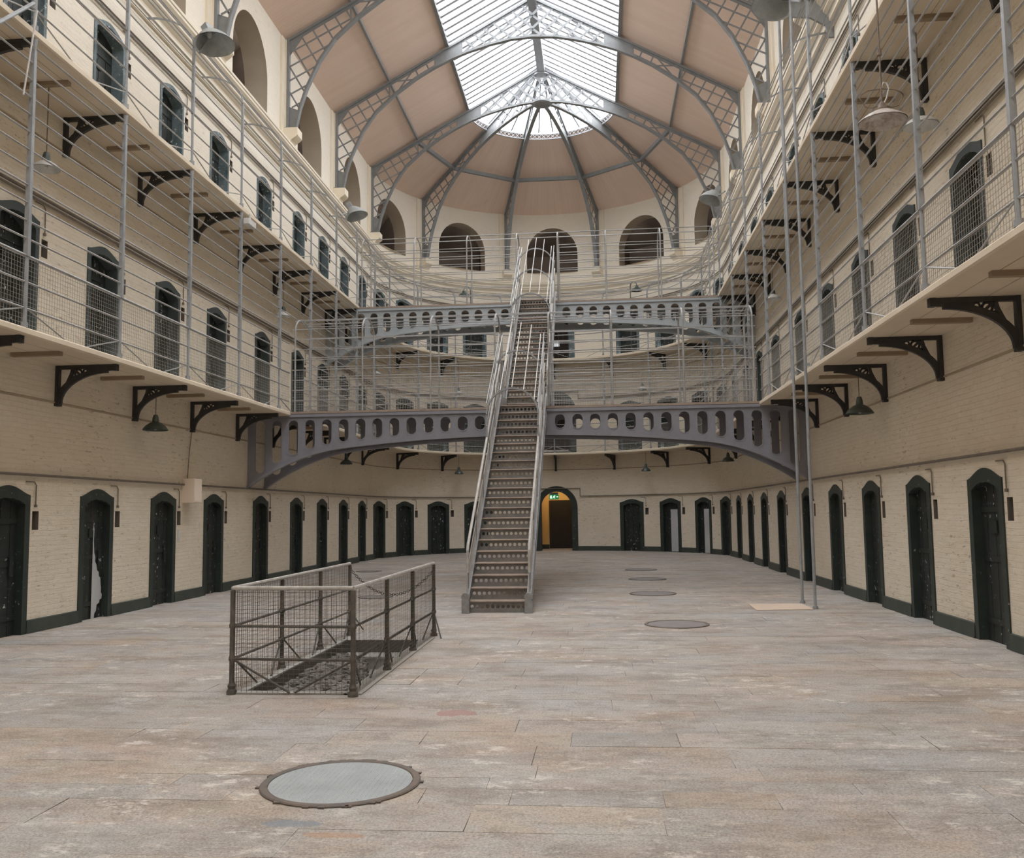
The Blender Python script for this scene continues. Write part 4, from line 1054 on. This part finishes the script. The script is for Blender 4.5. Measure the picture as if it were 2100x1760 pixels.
# railing around it
T=thing('stairwell_railing','bronze coloured wire mesh railing with pale handrail around the sunken stair','railing',(-2.9,PY0,0)); org=(-2.9,PY0,0)
PLs=[(-3.53,8.69),(-3.52,10.06),(-3.515,11.46),(-3.52,12.86)]; PRs=[(-2.32,8.60),(-2.32,9.99),(-2.32,11.39),(-2.31,12.80)]
for (x,y) in PLs+PRs:
    m=MB(); m.lathe([(.05,0),(.05,.03),(.035,.05),(.042,.08),(.03,.10),(.026,.12),(.026,.31),(.034,.32),(.034,.345),(.026,.36),(.025,.62),(.033,.63),(.033,.655),(.025,.67),(.025,.98),(0,.99)],10,(x,y,0)); mesh('post',m,CAGE,T,org,True)
front=[PLs[0],PRs[0]]
for run in (PLs,PRs,front):
    for z,r,mm,nm in ((1.0,.021,RAILW,'handrail'),(.64,.014,CAGE,'rail'),(.33,.014,CAGE,'rail')):
        m=MB(); m.tube([(x,y,z) for x,y in run],r,8); mesh(nm,m,mm,T,org)
    w=MB(); 
    for (p,q) in zip(run,run[1:]):
        p=Vector((*p,0)); q=Vector((*q,0)); d=(q-p); n=int(d.length/.052); off=Vector((-.018,0,0)) if run is PLs else (Vector((.018,0,0)) if run is PRs else Vector((0,-.018,0)))
        for i in range(n+1): a=p+d*i/n+off; w.tube([a+Vector((0,0,.02)),a+Vector((0,0,.98))],.0023,3,False)
        for j in range(1,25): w.tube([p+off+Vector((0,0,.04*j)),q+off+Vector((0,0,.04*j))],.0019,3,False)
    mesh('wire_mesh_panel',w,CAGE,T,org)
for run in (PLs,PRs):
    for i,(x,y) in enumerate(run):
        for sg in (-1,1):
            if (i==0 and sg<0): continue
            m=MB(); m.tube([(x,y+sg*.02,.34),(x+(.06 if run is PLs else -.06),y+sg*.5,.02)],.010,6); mesh('brace',m,CAGE,T,org)
for (p,tx) in ((PLs[0],-2.95),(PRs[0],-2.90)):
    m=MB(); m.tube([(p[0],p[1],.33),(tx,8.66,.02)],.011,6); mesh('brace',m,CAGE,T,org)
m=MB(); m.tube([(-2.31,12.80,.34),(-2.16,12.52,.0)],.011,6); mesh('brace',m,CAGE,T,org)
for (x,y) in (PLs[-1],PRs[-1]):
    m=MB(); m.torus((x+.0,y+.05,.93),.03,.008,(1,0,0),12,5); mesh('chain_ring',m,CAGE,T,org)
m=MB(); n=46
for i in range(n):
    t=(i+.5)/n; x=-3.52+1.21*t; z=.92-.36*(1-(2*t-1)**2); c=Vector((x,12.89,z)); m.torus(c,.017,.0045,(0,1,0) if i%2 else (0,.3,1),10,4)
tag(mesh('chain',m,CAGE,None,(-2.9,12.89,.6)),'sagging chain closing the far end of the stair railing','chain')

# ------------------------------------------------------------------ floor covers
def cover(x,y,r,label,near=False):
    T=thing('manhole_cover',label,'manhole cover',(x,y,0),(0,0,0),'round covers set in the floor')
    m=MB(); ri=r*.9
    prof=[(r,0),(r,.006),(r*.985,.012),(ri+.006,.012),(ri,.008),(ri,0)]; m.lathe(prof,48)
    if near:
        for k in range(26):
            a=random.uniform(0,2*PI); m.box((r*math.cos(a)-.02,r*math.sin(a)*1-.015,0),(r*math.cos(a)+.02,r*math.sin(a)+.015,.009))
    mesh('ring_frame',m,MANR,T)
    m=MB(); m.lathe([(0,.007),(ri-.004,.007),(ri-.004,0)],48)
    if near:
        k=int(ri/.033)
        for i in range(-k,k+1):
            for j in range(-k,k+1):
                px,py=i*.033,j*.033
                if math.hypot(px,py)<ri-.03: m.add([(px-.006,py-.011,.0072),(px+.006,py-.011,.0072),(px+.006,py+.011,.0072),(px-.006,py+.011,.0072),(px,py,.011)],[(0,1,4),(1,2,4),(2,3,4),(3,0,4)])
    mesh('cover_plate',m,MAN1 if near else MAN2,T)
cover(-1.665,5.89,.505,'large pale chequered manhole cover with dark ring in the foreground',True)
cover(1.125,14.05,.48,'grey manhole cover right of the foot of the staircase')
cover(1.07,19.15,.48,'dull manhole cover, first of three receding on the right floor')
cover(1.17,23.2,.47,'dull manhole cover, second of three receding on the right floor')
cover(1.18,26.8,.46,'dull manhole cover, farthest of three receding on the right floor')
cover(-6.8,26.95,.38,'dull manhole cover close to the far left wall')
cover(-4.57,18.65,.36,'dull manhole cover behind the stair railing on the left')
m=MB(); m.prism([(2.63,16.93),(3.56,16.96),(3.56,16.02),(2.6,15.92)],.012,lambda x,y,z:(x,z,.006+y)); tag(mesh('floor_patch',m,BEIGE,None,(3.1,16.4,0)),'flat beige patch on the floor beside the two tall pipes','floor patch')

# ------------------------------------------------------------------ exit sign and passage lamp
T=thing('exit_sign','green running man exit sign hanging in the lit archway','sign',(-1.93,40.32,2.22))
m=MB(); m.box((-.21,-.02,0),(.21,.02,.21)); mesh('sign_face',m,GREEN,T)
m=MB(); y=-.022; Q=lambda x,yy,z:(x,y+yy,z)
m.prism([(-.17,.04),(-.09,.04),(-.09,.17),(-.17,.17),(-.17,.16),(-.10,.16),(-.10,.05),(-.17,.05)][:4],.003,Q)
m.band([(.03,.15),(.0,.10),(-.03,.07)],.03,.003,Q); m.band([(.0,.10),(.04,.07),(.03,.035)],.022,.003,Q); m.band([(-.03,.07),(-.06,.045)],.02,.003,Q); m.band([(-.04,.125),(.01,.145),(.06,.11)],.016,.003,Q)
m.prism([(.045+.018*math.cos(i*PI/4),.175+.018*math.sin(i*PI/4)) for i in range(8)],.003,Q)
m.band([(.10,.11),(.17,.11)],.02,.003,Q); m.prism([(.185,.11),(.15,.135),(.15,.085)],.003,Q); mesh('pictogram',m,SIGNW,T)
m=MB(); m.box((-.19,-.015,.21),(.19,.015,.30)); mesh('sign_housing',m,STEEL,T)
T=thing('bulkhead_lamp','small warm ceiling lamp inside the lit archway passage','lamp',(X0,41.2,2.9))
m=MB(); m.lathe([(0,-.10),(.07,-.08),(.10,-.02),(.10,0)],16); mesh('lamp_glass',m,BULB,T,sm=True)
m=MB(); m.lathe([(.12,-.03),(.12,0),(0,0)],16); mesh('lamp_base',m,IRON,T)
ld=bpy.data.lights.new('passage_light','POINT'); ld.energy=7; ld.color=(1.0,.80,.45); ld.shadow_soft_size=.12; lo=bpy.data.objects.new('passage_light',ld); lo.location=(X0,41.2,2.72); C.objects.link(lo)

# ------------------------------------------------------------------ light and camera
w=bpy.data.worlds.new('overcast_sky'); sc.world=w; w.use_nodes=True
bg=w.node_tree.nodes['Background']; bg.inputs[0].default_value=(.97,.98,1.0,1); bg.inputs[1].default_value=6.0
pl=bpy.data.lights.new('skylight_portal','AREA'); pl.shape='RECTANGLE'; pl.size=5.9; pl.size_y=40.4; pl.cycles.is_portal=True
po=bpy.data.objects.new('skylight_portal',pl); po.location=(X0,YS+20.2,16.98+.1); C.objects.link(po)

f=1884.8; pit,yaw,rol=math.radians(5.153),math.radians(5.2896),math.radians(.7332)
fw=Vector((-math.sin(yaw)*math.cos(pit),math.cos(yaw)*math.cos(pit),math.sin(pit))); r=Vector((math.cos(yaw),math.sin(yaw),0)); u=r.cross(fw)
r2=r*math.cos(rol)-u*math.sin(rol); u2=r*math.sin(rol)+u*math.cos(rol)
cam=bpy.data.cameras.new('camera'); cam.sensor_fit='HORIZONTAL'; cam.sensor_width=36; cam.lens=f/2100*36; cam.clip_start=.05; cam.clip_end=500
co=bpy.data.objects.new('camera',cam); C.objects.link(co)
mt=Matrix(((r2.x,u2.x,-fw.x,0),(r2.y,u2.y,-fw.y,0),(r2.z,u2.z,-fw.z,1.7),(0,0,0,1))); co.matrix_world=mt
sc.camera=co
vs=sc.view_settings; vs.view_transform='Standard'; vs.look='None'; vs.gamma=1; vs.exposure=0.80; vs.use_curve_mapping=False
sc.cycles.use_denoising=True
sc.cycles.max_bounces=8; sc.cycles.diffuse_bounces=6; sc.cycles.glossy_bounces=2; sc.cycles.use_adaptive_sampling=True; sc.cycles.adaptive_threshold=.08; sc.cycles.caustics_reflective=False; sc.cycles.caustics_refractive=False; sc.cycles.transparent_max_bounces=12
